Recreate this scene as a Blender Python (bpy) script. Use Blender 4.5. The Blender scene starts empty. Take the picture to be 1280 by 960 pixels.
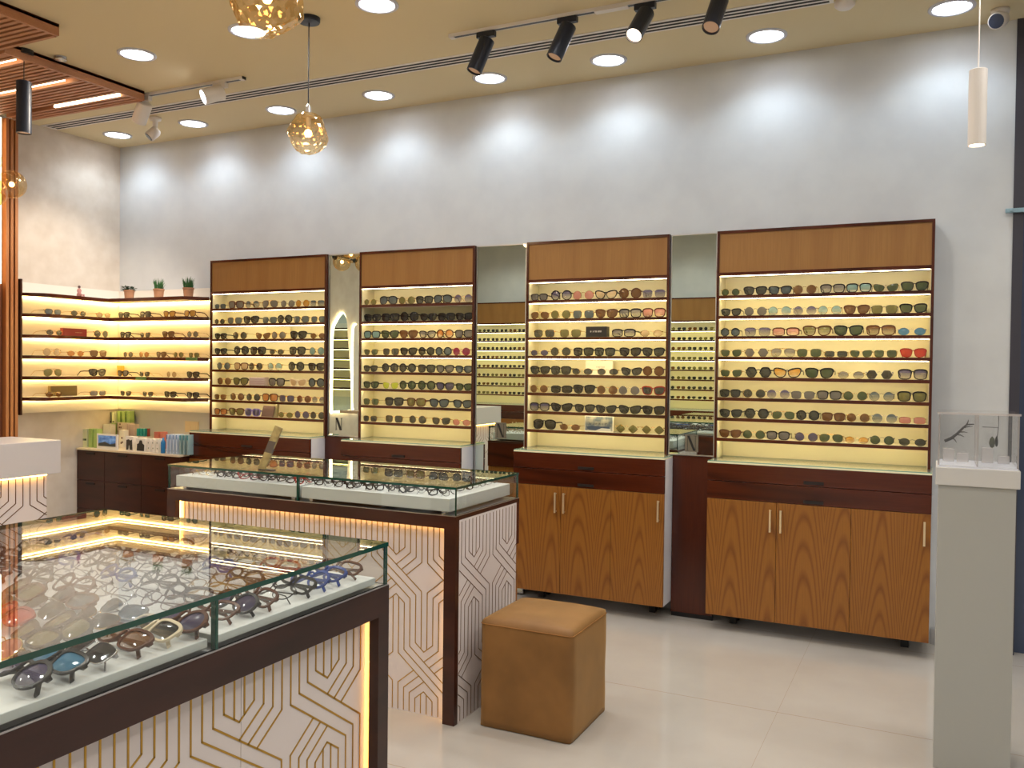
import bpy, bmesh, math, random
from mathutils import Vector, Matrix, noise
random.seed(7)
S = bpy.context.scene
C = S.collection
PI = math.pi

# ---------------------------------------------------------------- camera model
YAW, PITCH, ROLL, F = 0.45361063, -0.01843923, 0.01159291, 1086.77
EYE = Vector((0, 0, 1.5))
cy, sy, cp, sp, cr, sr = math.cos(YAW), math.sin(YAW), math.cos(PITCH), math.sin(PITCH), math.cos(ROLL), math.sin(ROLL)
FW = Vector((-sy * cp, cy * cp, sp)); RT = Vector((cy, sy, 0)); UP = RT.cross(FW)
RT, UP = cr * RT + sr * UP, -sr * RT + cr * UP


def at(px, py, **k):
    d = FW + RT * ((px - 640) / F) - UP * ((py - 480) / F)
    (a, v), = k.items()
    i = 'XYZ'.index(a)
    return EYE + d * ((v - EYE[i]) / d[i])


cam = bpy.data.cameras.new('camera'); co = bpy.data.objects.new('camera', cam); C.objects.link(co)
co.matrix_world = Matrix(((RT.x, UP.x, -FW.x, EYE.x), (RT.y, UP.y, -FW.y, EYE.y), (RT.z, UP.z, -FW.z, EYE.z), (0, 0, 0, 1)))
cam.sensor_width = 36; cam.lens = F / 1280 * 36; cam.clip_start = .02
S.camera = co


# ---------------------------------------------------------------- materials
def lin(c):
    return tuple(((v / 255) / 12.92 if v / 255 <= .04045 else ((v / 255 + .055) / 1.055) ** 2.4) for v in c)


def mat(name, col, rough=.5, metal=0, spec=.5, alpha=1, emit=None, es=0, bump=None):
    m = bpy.data.materials.new(name); m.use_nodes = True
    b = m.node_tree.nodes['Principled BSDF']
    b.inputs['Base Color'].default_value = (*lin(col), 1)
    b.inputs['Roughness'].default_value = rough
    b.inputs['Metallic'].default_value = metal
    b.inputs['Specular IOR Level'].default_value = spec
    b.inputs['Alpha'].default_value = alpha
    if emit:
        b.inputs['Emission Color'].default_value = (*lin(emit), 1); b.inputs['Emission Strength'].default_value = es
    if bump:
        N = m.node_tree.nodes; L = m.node_tree.links
        t = N.new('ShaderNodeTexNoise'); t.inputs['Scale'].default_value = bump[0]; t.inputs['Detail'].default_value = 4
        g = N.new('ShaderNodeTexCoord'); L.new(g.outputs['Object'], t.inputs['Vector'])
        p = N.new('ShaderNodeBump'); p.inputs['Strength'].default_value = bump[1]; p.inputs['Distance'].default_value = .01
        L.new(t.outputs[0], p.inputs['Height']); L.new(p.outputs[0], b.inputs['Normal'])
    return m


def noise_mix(m, c1, c2, scale, stretch=(1, 1, 1), detail=5, lo=.35, hi=.65, rough=None):
    N = m.node_tree.nodes; L = m.node_tree.links; b = N['Principled BSDF']
    g = N.new('ShaderNodeTexCoord'); mp = N.new('ShaderNodeMapping'); mp.inputs['Scale'].default_value = stretch
    t = N.new('ShaderNodeTexNoise'); t.inputs['Scale'].default_value = scale; t.inputs['Detail'].default_value = detail
    r = N.new('ShaderNodeValToRGB'); r.color_ramp.elements[0].position = lo; r.color_ramp.elements[1].position = hi
    r.color_ramp.elements[0].color = (*lin(c1), 1); r.color_ramp.elements[1].color = (*lin(c2), 1)
    L.new(g.outputs['Object'], mp.inputs[0]); L.new(mp.outputs[0], t.inputs['Vector']); L.new(t.outputs[0], r.inputs[0])
    L.new(r.outputs[0], b.inputs['Base Color'])
    return m


def wood(name, c1, c2, c3, axis='z', rough=.35, ring=9, spec=.5):
    """fine pores stretched along the grain over broad cathedral figure"""
    m = mat(name, c1, rough, spec=spec)
    N = m.node_tree.nodes; L = m.node_tree.links; b = N['Principled BSDF']
    g = N.new('ShaderNodeTexCoord')
    mp = N.new('ShaderNodeMapping')
    mp.inputs['Scale'].default_value = (1, .25, .14) if axis == 'z' else (.14, .25, 1)
    L.new(g.outputs['Object'], mp.inputs[0])
    n1 = N.new('ShaderNodeTexNoise'); n1.inputs['Scale'].default_value = 3.3; n1.inputs['Detail'].default_value = 1.2; n1.inputs['Roughness'].default_value = .45
    L.new(mp.outputs[0], n1.inputs['Vector'])
    mu = N.new('ShaderNodeMath'); mu.operation = 'MULTIPLY'; mu.inputs[1].default_value = ring
    L.new(n1.outputs[0], mu.inputs[0])
    fr = N.new('ShaderNodeMath'); fr.operation = 'FRACT'; L.new(mu.outputs[0], fr.inputs[0])
    r1 = N.new('ShaderNodeValToRGB')
    e = r1.color_ramp.elements
    e[0].position = 0; e[0].color = (*lin(c2), 1); e[1].position = 1; e[1].color = (*lin(c2), 1)
    x = e.new(.3); x.color = (*lin(c1), 1); x = e.new(.75); x.color = (*lin(c1), 1)
    L.new(fr.outputs[0], r1.inputs[0])
    m2 = N.new('ShaderNodeMapping'); m2.inputs['Scale'].default_value = (1, 1, .03) if axis == 'z' else (.03, 1, 1)
    L.new(g.outputs['Object'], m2.inputs[0])
    n2 = N.new('ShaderNodeTexNoise'); n2.inputs['Scale'].default_value = 160; n2.inputs['Detail'].default_value = 3
    L.new(m2.outputs[0], n2.inputs['Vector'])
    r2 = N.new('ShaderNodeValToRGB'); r2.color_ramp.elements[0].position = .42; r2.color_ramp.elements[1].position = .62
    L.new(n2.outputs[0], r2.inputs[0])
    mx = N.new('ShaderNodeMix'); mx.data_type = 'RGBA'; mx.inputs[0].default_value = .5
    ma = N.new('ShaderNodeMath'); ma.operation = 'MULTIPLY'; ma.inputs[1].default_value = .4
    L.new(r2.outputs[0], ma.inputs[0]); L.new(ma.outputs[0], mx.inputs[0])
    L.new(r1.outputs[0], mx.inputs[6]); mx.inputs[7].default_value = (*lin(c3), 1)
    L.new(mx.outputs[2], b.inputs['Base Color'])
    return m


def clear(name, tint, gloss=(1, 1, 1), ior=1.5, rough=0.0, extra=0.0):
    m = bpy.data.materials.new(name); m.use_nodes = True
    N = m.node_tree.nodes; L = m.node_tree.links; N.clear()
    o = N.new('ShaderNodeOutputMaterial'); t = N.new('ShaderNodeBsdfTransparent'); t.inputs[0].default_value = (*tint, 1)
    g = N.new('ShaderNodeBsdfGlossy'); g.inputs['Color'].default_value = (*gloss, 1); g.inputs['Roughness'].default_value = rough
    f = N.new('ShaderNodeFresnel'); ge = N.new('ShaderNodeNewGeometry'); im = N.new('ShaderNodeMapRange')
    im.inputs[3].default_value = ior; im.inputs[4].default_value = 1 / ior  # the same reflectance leaving the pane as entering it
    L.new(ge.outputs['Backfacing'], im.inputs[0]); L.new(im.outputs[0], f.inputs[0])
    x = N.new('ShaderNodeMixShader')
    if extra:
        a = N.new('ShaderNodeMath'); a.operation = 'ADD'; a.inputs[1].default_value = extra; a.use_clamp = True
        L.new(f.outputs[0], a.inputs[0]); L.new(a.outputs[0], x.inputs[0])
    else:
        L.new(f.outputs[0], x.inputs[0])
    L.new(t.outputs[0], x.inputs[1]); L.new(g.outputs[0], x.inputs[2]); L.new(x.outputs[0], o.inputs[0])
    return m


M = {}
M['oak'] = wood('honey_oak', (158, 100, 38), (134, 78, 24), (142, 86, 30), rough=.38, ring=22)
def veneer(name, c1, c2, c3, rough):
    """book-matched flat-sawn leaves: stacked pointed arches over fine upright pores"""
    m = wood(name, c1, c2, c3, rough=rough)
    N = m.node_tree.nodes; L = m.node_tree.links
    g = next(n for n in N if n.type == 'TEX_COORD'); fr = next(n for n in N if n.type == 'MATH' and n.operation == 'FRACT')
    n1 = next(n for n in N if n.type == 'TEX_NOISE' and n.inputs['Scale'].default_value < 10)
    sp = N.new('ShaderNodeSeparateXYZ'); L.new(g.outputs['Object'], sp.inputs[0])
    def op(o, a, b=None):
        q = N.new('ShaderNodeMath'); q.operation = o
        for i, v in enumerate((a, b)):
            if v is None: continue
            if isinstance(v, (int, float)): q.inputs[i].default_value = v
            else: L.new(v, q.inputs[i])
        return q.outputs[0]
    pp = op('PINGPONG', op('ADD', sp.outputs[0], 20.03), .098)
    xx = op('ADD', pp, op('MULTIPLY', op('SUBTRACT', n1.outputs[0], .5), .05))
    f = op('ADD', op('MULTIPLY', op('MULTIPLY', xx, xx), 420.0), op('MULTIPLY', sp.outputs[2], 5.2))
    oi = N.new('ShaderNodeObjectInfo')
    f = op('ADD', op('ADD', f, op('MULTIPLY', oi.outputs['Random'], 9.0)), op('MULTIPLY', n1.outputs[0], 8.0))
    L.new(f, fr.inputs[0])
    r1 = next(n for n in N if n.type == 'VALTORGB')
    return m


M['oak'] = veneer('honey_oak', (146, 94, 34), (118, 68, 20), (130, 80, 28), .38)
M['header'] = wood('header_oak', (150, 106, 54), (142, 98, 48), (132, 90, 42), rough=.42, ring=6)
M['mahog'] = wood('mahogany', (80, 32, 14), (52, 19, 8), (60, 22, 10), axis='x', rough=.22)
M['mahogv'] = wood('mahogany_upright', (78, 32, 16), (60, 22, 10), (56, 20, 10), axis='z', rough=.25, ring=5)
M['darkw'] = noise_mix(mat('dark_walnut', (58, 26, 16), .3), (50, 22, 14), (66, 30, 18), 14, (.2, 1, 1))
M['nearw'] = noise_mix(mat('espresso_wood', (52, 26, 20), .35), (42, 22, 18), (58, 30, 24), 14, (1, .2, 1))
M['cream'] = mat('cream_laminate', (234, 228, 196), .45)
M['white'] = mat('white_lacquer', (226, 226, 232), .3)
M['board'] = mat('white_board', (235, 226, 215), .5)
M['panel'] = mat('pearl_panel', (222, 212, 210), .25)
M['gold'] = mat('brass_inlay', (190, 150, 70), .3, 1)
M['bronze'] = mat('bronze_inlay', (120, 80, 36), .3, 1)
M['handle'] = mat('satin_gold_handle', (235, 215, 175), .3, .6)
M['notch'] = mat('dark_handle', (22, 12, 10), .5)
M['steel'] = mat('brushed_steel', (205, 205, 208), .3, 1)
M['black'] = mat('black_metal', (24, 26, 30), .4)
M['blackspot'] = mat('blue_black_metal', (28, 34, 48), .35)
M['whitem'] = mat('white_metal', (225, 218, 212), .4)
M['mirror'] = mat('mirror_silver', (222, 234, 224), .0, 1)
M['glass'] = clear('clear_glass', (.975, .988, .98), ior=1.5)
M['edge'] = mat('green_glass_edge', (22, 72, 60), .08, spec=.8)
M['edgel'] = mat('pale_green_glass_edge', (120, 165, 150), .1, spec=.8)
M['acryl'] = clear('clear_acrylic', (.93, .93, .93), ior=1.45, extra=.03)
M['acedge'] = mat('acrylic_edge', (215, 205, 200), .15, alpha=.45)
M['tray'] = mat('tray_white', (225, 226, 224), .5)
M['trayface'] = mat('tray_face', (212, 217, 215), .3)
M['led'] = mat('warm_led', (255, 235, 190), .5, emit=(255, 232, 186), es=11.5)
M['ledw'] = mat('corner_led', (255, 235, 190), .5, emit=(255, 222, 142), es=26)
M['ledhot'] = mat('amber_led', (255, 225, 160), .5, emit=(255, 190, 100), es=16)
M['ledstrip'] = mat('linear_led', (255, 245, 220), .5, emit=(255, 232, 190), es=4.5)
M['lamp'] = mat('downlight_lens', (255, 255, 255), .5, emit=(240, 246, 255), es=14)
M['lampw'] = mat('spot_lens', (255, 240, 225), .5, emit=(255, 225, 195), es=8)
M['bulb'] = mat('bulb', (255, 230, 180), .5, emit=(255, 190, 110), es=22)
M['slat'] = wood('slat_wood', (186, 132, 96), (174, 120, 84), (164, 108, 74), axis='x', rough=.5, ring=4)
M['slatv'] = wood('slat_wood_upright', (186, 124, 74), (172, 108, 60), (160, 100, 54), axis='z', rough=.5, ring=4)
M['slatback'] = mat('slat_backing', (110, 62, 34), .7)
M['amber'] = clear('amber_glass', (.97, .86, .66), (1, .85, .6), 1.45, .03, .12)
M['pot'] = mat('terracotta_pot', (170, 122, 90), .7)
M['leaf'] = mat('leaf', (52, 98, 50), .6)
M['leafd'] = mat('dark_leaf', (44, 74, 50), .6)
M['ctop'] = mat('counter_white', (206, 200, 200), .35)
M['downrim'] = mat('downlight_rim', (205, 205, 215), .35)
M['velvet'] = noise_mix(mat('mustard_velvet', (150, 98, 36), .62), (116, 78, 32), (134, 92, 42), 5, detail=3)
M['velvet'].node_tree.nodes['Principled BSDF'].inputs['Sheen Weight'].default_value = .35
M['velvet'].node_tree.nodes['Principled BSDF'].inputs['Sheen Tint'].default_value = (.9, .6, .25, 1)
M['ped'] = mat('plinth_paint', (168, 168, 163), .5)
M['petrol'] = mat('petrol', (20, 100, 110), .5)

# walls, floor, ceiling
M['wall'] = noise_mix(mat('plaster', (205, 205, 205), .75), (201, 203, 205), (208, 210, 211), 5, detail=8)
M['stone'] = noise_mix(mat('stone_plaster', (214, 196, 176), .8), (208, 195, 180), (219, 208, 195), 7, detail=9)
M['ceil'] = mat('ceiling_paint', (216, 200, 162), .8)


def tile_floor():
    m = mat('polished_tile', (205, 196, 186), .07, spec=.8)
    N = m.node_tree.nodes; L = m.node_tree.links; b = N['Principled BSDF']
    g = N.new('ShaderNodeTexCoord'); s = N.new('ShaderNodeSeparateXYZ'); L.new(g.outputs['Object'], s.inputs[0])
    ms = []
    for ax, off, hp, gw in ((0, 16.6, .8, .0006), (1, 12 - 3.93, .6, .0018)):
        a = N.new('ShaderNodeMath'); a.operation = 'ADD'; a.inputs[1].default_value = off; L.new(s.outputs[ax], a.inputs[0])
        d = N.new('ShaderNodeMath'); d.operation = 'PINGPONG'; d.inputs[1].default_value = hp; L.new(a.outputs[0], d.inputs[0])
        l = N.new('ShaderNodeMath'); l.operation = 'LESS_THAN'; l.inputs[1].default_value = gw; L.new(d.outputs[0], l.inputs[0])
        ms.append(l)
    mx = N.new('ShaderNodeMath'); mx.operation = 'MAXIMUM'; L.new(ms[0].outputs[0], mx.inputs[0]); L.new(ms[1].outputs[0], mx.inputs[1])
    n = N.new('ShaderNodeTexNoise'); n.inputs['Scale'].default_value = 1.6; n.inputs['Detail'].default_value = 6
    L.new(g.outputs['Object'], n.inputs['Vector'])
    r = N.new('ShaderNodeValToRGB'); r.color_ramp.elements[0].position = .35; r.color_ramp.elements[1].position = .65
    r.color_ramp.elements[0].color = (*lin((178, 172, 164)), 1); r.color_ramp.elements[1].color = (*lin((188, 183, 176)), 1)
    L.new(n.outputs[0], r.inputs[0])
    q = N.new('ShaderNodeMix'); q.data_type = 'RGBA'; L.new(mx.outputs[0], q.inputs[0]); L.new(r.outputs[0], q.inputs[6])
    q.inputs[7].default_value = (*lin((158, 140, 122)), 1); L.new(q.outputs[2], b.inputs['Base Color'])
    return m


M['floor'] = tile_floor()


# ---------------------------------------------------------------- mesh helpers
class MB:
    def __init__(s): s.v = []; s.f = []; s.mi = []

    def box(s, x0, x1, y0, y1, z0, z1, mi=0, zmi=None, xmi=None, ymi=None):
        n = len(s.v)
        s.v += [(x, y, z) for z in (z0, z1) for y in (y0, y1) for x in (x0, x1)]
        for f, a in (((0, 2, 3, 1), zmi), ((4, 5, 7, 6), zmi), ((0, 1, 5, 4), ymi), ((2, 6, 7, 3), ymi), ((0, 4, 6, 2), xmi), ((1, 3, 7, 5), xmi)):
            s.f.append(tuple(n + i for i in f)); s.mi.append(mi if a is None else a)
        return s

    def tube(s, pts, r, k=10, cap=True, mi=0):
        pts = [Vector(p) for p in pts]; n = len(pts); base = len(s.v)
        rs = r if isinstance(r, (list, tuple)) else [r] * n
        prev = None
        for i, p in enumerate(pts):
            d = (pts[min(i + 1, n - 1)] - pts[max(i - 1, 0)]).normalized()
            if prev is None:
                a = d.orthogonal().normalized()
            else:
                a = (prev - d * prev.dot(d)); a = a.normalized() if a.length > 1e-6 else d.orthogonal().normalized()
            prev = a; b = d.cross(a)
            for j in range(k):
                t = 2 * PI * j / k
                s.v.append(tuple(p + (a * math.cos(t) + b * math.sin(t)) * rs[i]))
        for i in range(n - 1):
            for j in range(k):
                q = base + i * k + j; w = base + i * k + (j + 1) % k
                s.f.append((q, w, w + k, q + k)); s.mi.append(mi)
        if cap:
            s.f.append(tuple(base + j for j in reversed(range(k)))); s.mi.append(mi)
            s.f.append(tuple(base + (n - 1) * k + j for j in range(k))); s.mi.append(mi)
        return s

    def lathe(s, c, prof, k=24, mi=0, axis=None):
        """prof: (r, h) list round axis through c"""
        ax = Vector(axis or (0, 0, 1)).normalized(); a = ax.orthogonal().normalized(); b = ax.cross(a); c = Vector(c); base = len(s.v)
        for r, h in prof:
            for j in range(k):
                t = 2 * PI * j / k
                s.v.append(tuple(c + ax * h + (a * math.cos(t) + b * math.sin(t)) * max(r, 1e-5)))
        for i in range(len(prof) - 1):
            for j in range(k):
                q = base + i * k + j; w = base + i * k + (j + 1) % k
                s.f.append((q, w, w + k, q + k)); s.mi.append(mi)
        return s

    def prism(s, poly, z0, z1, mi=0, plane='xy', smi=None):
        n = len(s.v); k = len(poly)
        for z in (z0, z1):
            for a, b in poly:
                s.v.append((a, b, z) if plane == 'xy' else ((a, z, b) if plane == 'xz' else (z, a, b)))
        s.f.append(tuple(n + i for i in reversed(range(k)))); s.mi.append(mi)
        s.f.append(tuple(n + k + i for i in range(k))); s.mi.append(mi)
        for i in range(k):
            j = (i + 1) % k
            s.f.append((n + i, n + j, n + k + j, n + k + i)); s.mi.append(mi if smi is None else smi)
        return s

    def seg(s, a, b, w, y0, y1, mi=0):
        """flat bar from a to b in the local xz plane, width w, between y0 and y1"""
        a = Vector(a); b = Vector(b); d = b - a
        if d.length < 1e-5: return s
        d.normalize(); n = Vector((-d.y, d.x)) * w / 2
        a = a - d * w * .3; b = b + d * w * .3
        return s.prism([tuple(a - n), tuple(b - n), tuple(b + n), tuple(a + n)], y0, y1, mi, 'xz')

    def mesh(s, name, mats, off=(0, 0, 0), smooth=False):
        me = bpy.data.meshes.new(name)
        ox, oy, oz = off
        me.from_pydata([(x - ox, y - oy, z - oz) for x, y, z in s.v], [], s.f)
        for m in (mats if isinstance(mats, (list, tuple)) else [mats]):
            me.materials.append(m)
        me.polygons.foreach_set('material_index', s.mi)
        if smooth: me.polygons.foreach_set('use_smooth', [True] * len(s.f))
        me.update()
        bm = bmesh.new(); bm.from_mesh(me); bmesh.ops.recalc_face_normals(bm, faces=bm.faces); bm.to_mesh(me); bm.free()
        return me


def tag(o, label=None, cat=None, group=None, kind=None):
    if label: o['label'] = label
    if cat: o['category'] = cat
    if group: o['group'] = group
    if kind: o['kind'] = kind
    return o


def empty(name, loc=(0, 0, 0), rz=0, label=None, cat=None, group=None):
    o = bpy.data.objects.new(name, None); C.objects.link(o); o.location = loc; o.rotation_euler = (0, 0, rz)
    o.empty_display_size = .1
    return tag(o, label, cat, group)


def put(name, mb, mats, parent=None, smooth=False, local=False, bevel=0, loc=None):
    """world-space mb becomes a mesh under parent (local=True: mb is already in the parent's space)"""
    if parent is not None and not local:
        off = tuple(parent.location)
        q = parent.parent
        while q is not None: off = tuple(a + b for a, b in zip(off, q.location)); q = q.parent
        o = bpy.data.objects.new(name, mb.mesh(name, mats, off, smooth))
    elif parent is not None:
        o = bpy.data.objects.new(name, mb.mesh(name, mats, (0, 0, 0), smooth))
    else:
        loc = loc or (0, 0, 0)
        o = bpy.data.objects.new(name, mb.mesh(name, mats, loc, smooth)); o.location = loc
    C.objects.link(o)
    if parent is not None: o.parent = parent
    if bevel:
        b = o.modifiers.new('b', 'BEVEL'); b.width = bevel; b.segments = 3; b.limit_method = 'ANGLE'
    return o


def copy_tree(o, parent=None):
    c = o.copy(); C.objects.link(c)
    if parent is not None: c.parent = parent
    for ch in list(o.children): copy_tree(ch, c)
    return c


# ---------------------------------------------------------------- the room
XL, XR, YB, YF, ZC = -6.42, 1.9, 5.33, -1.25, 3.375
st = lambda n, mb, m: tag(put(n, mb, m), kind='structure')
st('floor', MB().box(XL - .1, XR + .1, YF - .1, YB + .8, -.1, 0), M['floor'])
st('ceiling', MB().box(XL - .1, XR + .1, YF - .1, YB + .8, ZC, ZC + .1), M['ceil'])
st('wall_back', MB().box(XL - .1, .352, YB, YB + .12, 0, ZC), M['wall'])
st('wall_left', MB().box(XL - .1, XL, YF, YB, 0, ZC), M['stone'])
st('wall_right', MB().box(XR, XR + .1, YF, YB + .6, 0, ZC), M['wall'])
st('wall_front', MB().box(XL - .1, XR + .1, YF - .1, YF, 0, ZC), M['wall'])
st('baseboard_back', MB().box(.002, .352, YB - .014, YB, 0, .085), M['steel'])
# shop window bay right of the back wall
st('window_1', MB().box(.40, XR, YB + .05, YB + .07, 0.0, ZC), mat('dusk_glass', (62, 74, 100), .12, spec=.6))
st('trim_1', MB().box(.352, .40, YB - .01, YB + .12, 0, ZC), mat('dark_frame', (58, 56, 66), .4))
o = tag(put('door_bracket', MB().box(.315, .52, YB - .03, YB - .0105, 2.352, 2.375).box(.335, .35, YB - .036, YB - .03, 2.358, 2.369), [mat('pale_blue_metal', (150, 180, 195), .3, .6)], bevel=.002),
        'small pale blue metal bracket on the right end of the back wall', 'bracket')


# ---------------------------------------------------------------- strapwork inlay
def strapwork(mb, x0, x1, z0, z1, cx, u, dz, zc, pitch, w, y0, y1):
    """interlaced straps of brass line clipped to a rectangle; cx, zc centre one motif"""
    segs = []
    W = 10 * u

    def motif(c, z):
        S_ = []
        for s in (1, -1):
            P = lambda a, b: (c + s * a * u, z + s * b)
            a = .086
            k = dz
            # innermost chevron and its two bars
            S_ += [(P(-1.5, a + 1.5 * k), P(0, a)), (P(0, a), P(1.5, a + 1.5 * k))]
            # long crossing straps: verticals -2.5 -3.5 -4.5 swing right to 4.5 3.5 2.5
            if s == 1:
                for i in range(3):
                    zt = a + .015 - .0185 * i
                    S_.append((P(-2.5 - i, zt), P(4.5 - i, zt - 7 * k)))
            # straps from the right that end on the crossing
            for i in range(3):
                zt = a + .015 - .0185 * i
                xs = 2.5 + i
                # meet line through (-2.5, a+.015) slope -k
                # z = zt + k*(x-xs);  z = a+.015 - k*(x+2.5)
                xm = (a + .015 - zt + k * xs - 2.5 * k) / (2 * k)
                S_.append((P(xs, zt), P(xm, zt + k * (xm - xs))))
        return S_

    def verts(c, z):
        """verticals joining this motif to the one above (shifted half a period)"""
        a = .086; k = dz; S_ = []
        up = z + pitch
        for q in range(-5, 5):
            x = q + .5
            def top_of_lower(x):
                ax = abs(x)
                if ax < 1: return a + ax * k
                if ax < 2: return a + 1.5 * k
                return a + .015 - .0185 * (ax - 2.5)
            lo = z + top_of_lower(x)
            xx = x + 5 if x < 0 else x - 5
            hi = up - top_of_lower(xx)
            S_.append(((c + x * u, lo), (c + x * u, hi)))
        return S_

    for row in range(-4, 5):
        z = zc + row * pitch
        for col in range(-14, 15):
            c = cx + col * W + (W / 2 if row % 2 else 0)
            if c < x0 - W or c > x1 + W: continue
            segs += motif(c, z) + verts(c, z)
    for (ax, az), (bx, bz) in segs:
        t0, t1 = 0, 1; dx, dzz = bx - ax, bz - az; ok = True
        for p, q in ((-dx, ax - x0), (dx, x1 - ax), (-dzz, az - z0), (dzz, z1 - az)):
            if abs(p) < 1e-9:
                if q < 0: ok = False
            else:
                r = q / p
                if p < 0: t0 = max(t0, r)
                else: t1 = min(t1, r)
        if ok and t1 - t0 > 1e-4:
            mb.seg((ax + dx * t0, az + dzz * t0), (ax + dx * t1, az + dzz * t1), w, y0, y1)
    return mb


# ---------------------------------------------------------------- eyewear
LC = {'dk': (52, 56, 52), 'bk': (26, 26, 30), 'gn': (62, 78, 48), 'sl': (76, 90, 96), 'tl': (112, 150, 146), 'br': (112, 70, 34), 'am': (196, 138, 44),
      'pu': (76, 70, 100), 'gy': (112, 106, 100), 'ol': (112, 106, 54), 'pk': (206, 134, 116), 'rd': (205, 44, 26), 'bl': (70, 132, 168), 'ye': (196, 206, 48),
      'tn': (200, 168, 122), 'og': (200, 128, 62), 'mg': (140, 22, 66), 'cl': (225, 225, 220)}
LN = {'dk': 'dark grey', 'bk': 'black', 'gn': 'dark green', 'sl': 'slate blue', 'tl': 'pale teal', 'br': 'brown', 'am': 'amber', 'pu': 'purple', 'gy': 'grey',
      'ol': 'olive', 'pk': 'pink', 'rd': 'red', 'bl': 'sky blue', 'ye': 'yellow', 'tn': 'tan', 'og': 'orange', 'mg': 'magenta', 'cl': 'clear'}
FC = {'k': ((22, 20, 22), .25, 0, 'black'), 'g': ((200, 165, 95), .25, 1, 'gold'), 's': ((190, 190, 195), .2, 1, 'silver'), 't': ((86, 46, 24), .25, 0, 'tortoiseshell'),
      'r': ((150, 30, 22), .25, 0, 'red'), 'd': ((70, 66, 66), .3, .6, 'gunmetal'), 'c': ((222, 206, 176), .2, 0, 'cream'), 'b': ((40, 66, 140), .25, 0, 'blue'),
      'w': ((66, 36, 40), .25, 0, 'wine'), 'v': ((110, 96, 170), .3, 0, 'violet')}
SN = {'rnd': 'round', 'way': 'wayfarer-shaped', 'sqr': 'square', 'rec': 'rectangular', 'cat': 'cat-eye', 'avi': 'aviator', 'ovl': 'oval', 'dia': 'diamond-shaped', 'hex': 'hexagonal'}
SN['way'] = 'trapezoid'
LM, LG, FM = {}, {}, {}
for k, c in LC.items():
    LM[k] = mat('lens_' + LN[k].replace(' ', '_'), tuple(v * .88 for v in c), .06, spec=.6, alpha=.94 if k != 'cl' else .12)
    LG[k] = mat('gradient_lens_' + LN[k].replace(' ', '_'), c, .06, spec=.6)
    N = LG[k].node_tree.nodes; L = LG[k].node_tree.links
    g = N.new('ShaderNodeTexCoord'); s_ = N.new('ShaderNodeSeparateXYZ'); mr = N.new('ShaderNodeMapRange')
    mr.inputs[1].default_value = 0; mr.inputs[2].default_value = 1; mr.inputs[3].default_value = .45; mr.inputs[4].default_value = 1
    L.new(g.outputs['Generated'], s_.inputs[0]); L.new(s_.outputs[2], mr.inputs[0]); L.new(mr.outputs[0], N['Principled BSDF'].inputs['Alpha'])
for k, (c, r, m_, n_) in FC.items(): FM[k] = mat('frame_' + n_, c, r, m_)


def outline(style, n=26):
    """outline of the wearer's-left lens (+x is outward), centred, metres"""
    P = []
    for i in range(n):
        t = 2 * PI * i / n; c, s = math.cos(t), math.sin(t)
        if style == 'rnd': x, z = .0235 * c, .0212 * s * (1 + .04 * s)
        elif style == 'ovl': x, z = .0225 * c, .0155 * s
        else:
            e = {'way': .66, 'sqr': .58, 'rec': .55, 'cat': .68, 'avi': .8, 'dia': 1.6, 'hex': .8}[style]
            x = math.copysign(abs(c) ** e, c); z = math.copysign(abs(s) ** e, s)
            if style == 'way': x, z = x * .0245 * (1 + .2 * z), z * .0185 + .0018 * x
            elif style == 'sqr': x, z = x * .0250 * (1 + .08 * z), z * .0192
            elif style == 'rec': x, z = x * .026, z * .0155
            elif style == 'cat': x, z = x * .0258 * (1 + .24 * z), z * .018 + .0045 * x * max(z, 0) + .002 * x
            elif style == 'avi': x, z = x * .027 * (1 + .12 * z) + .003 * (1 - z) * .5, z * .0212 - .002 * x * (1 if z < 0 else 0)
            elif style == 'dia': x, z = x * .024, z * .020
            elif style == 'hex':
                a = round((t) / (PI / 3)) * PI / 3; rr = .0235 * math.cos(PI / 6) / math.cos((t % (PI / 3)) - PI / 6)
                x, z = rr * c * 1.05, rr * s * .95
        P.append((x, z))
    return P


SEP = .0335
def bend(x): return 1.7 * x * x
TPL = {}


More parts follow.
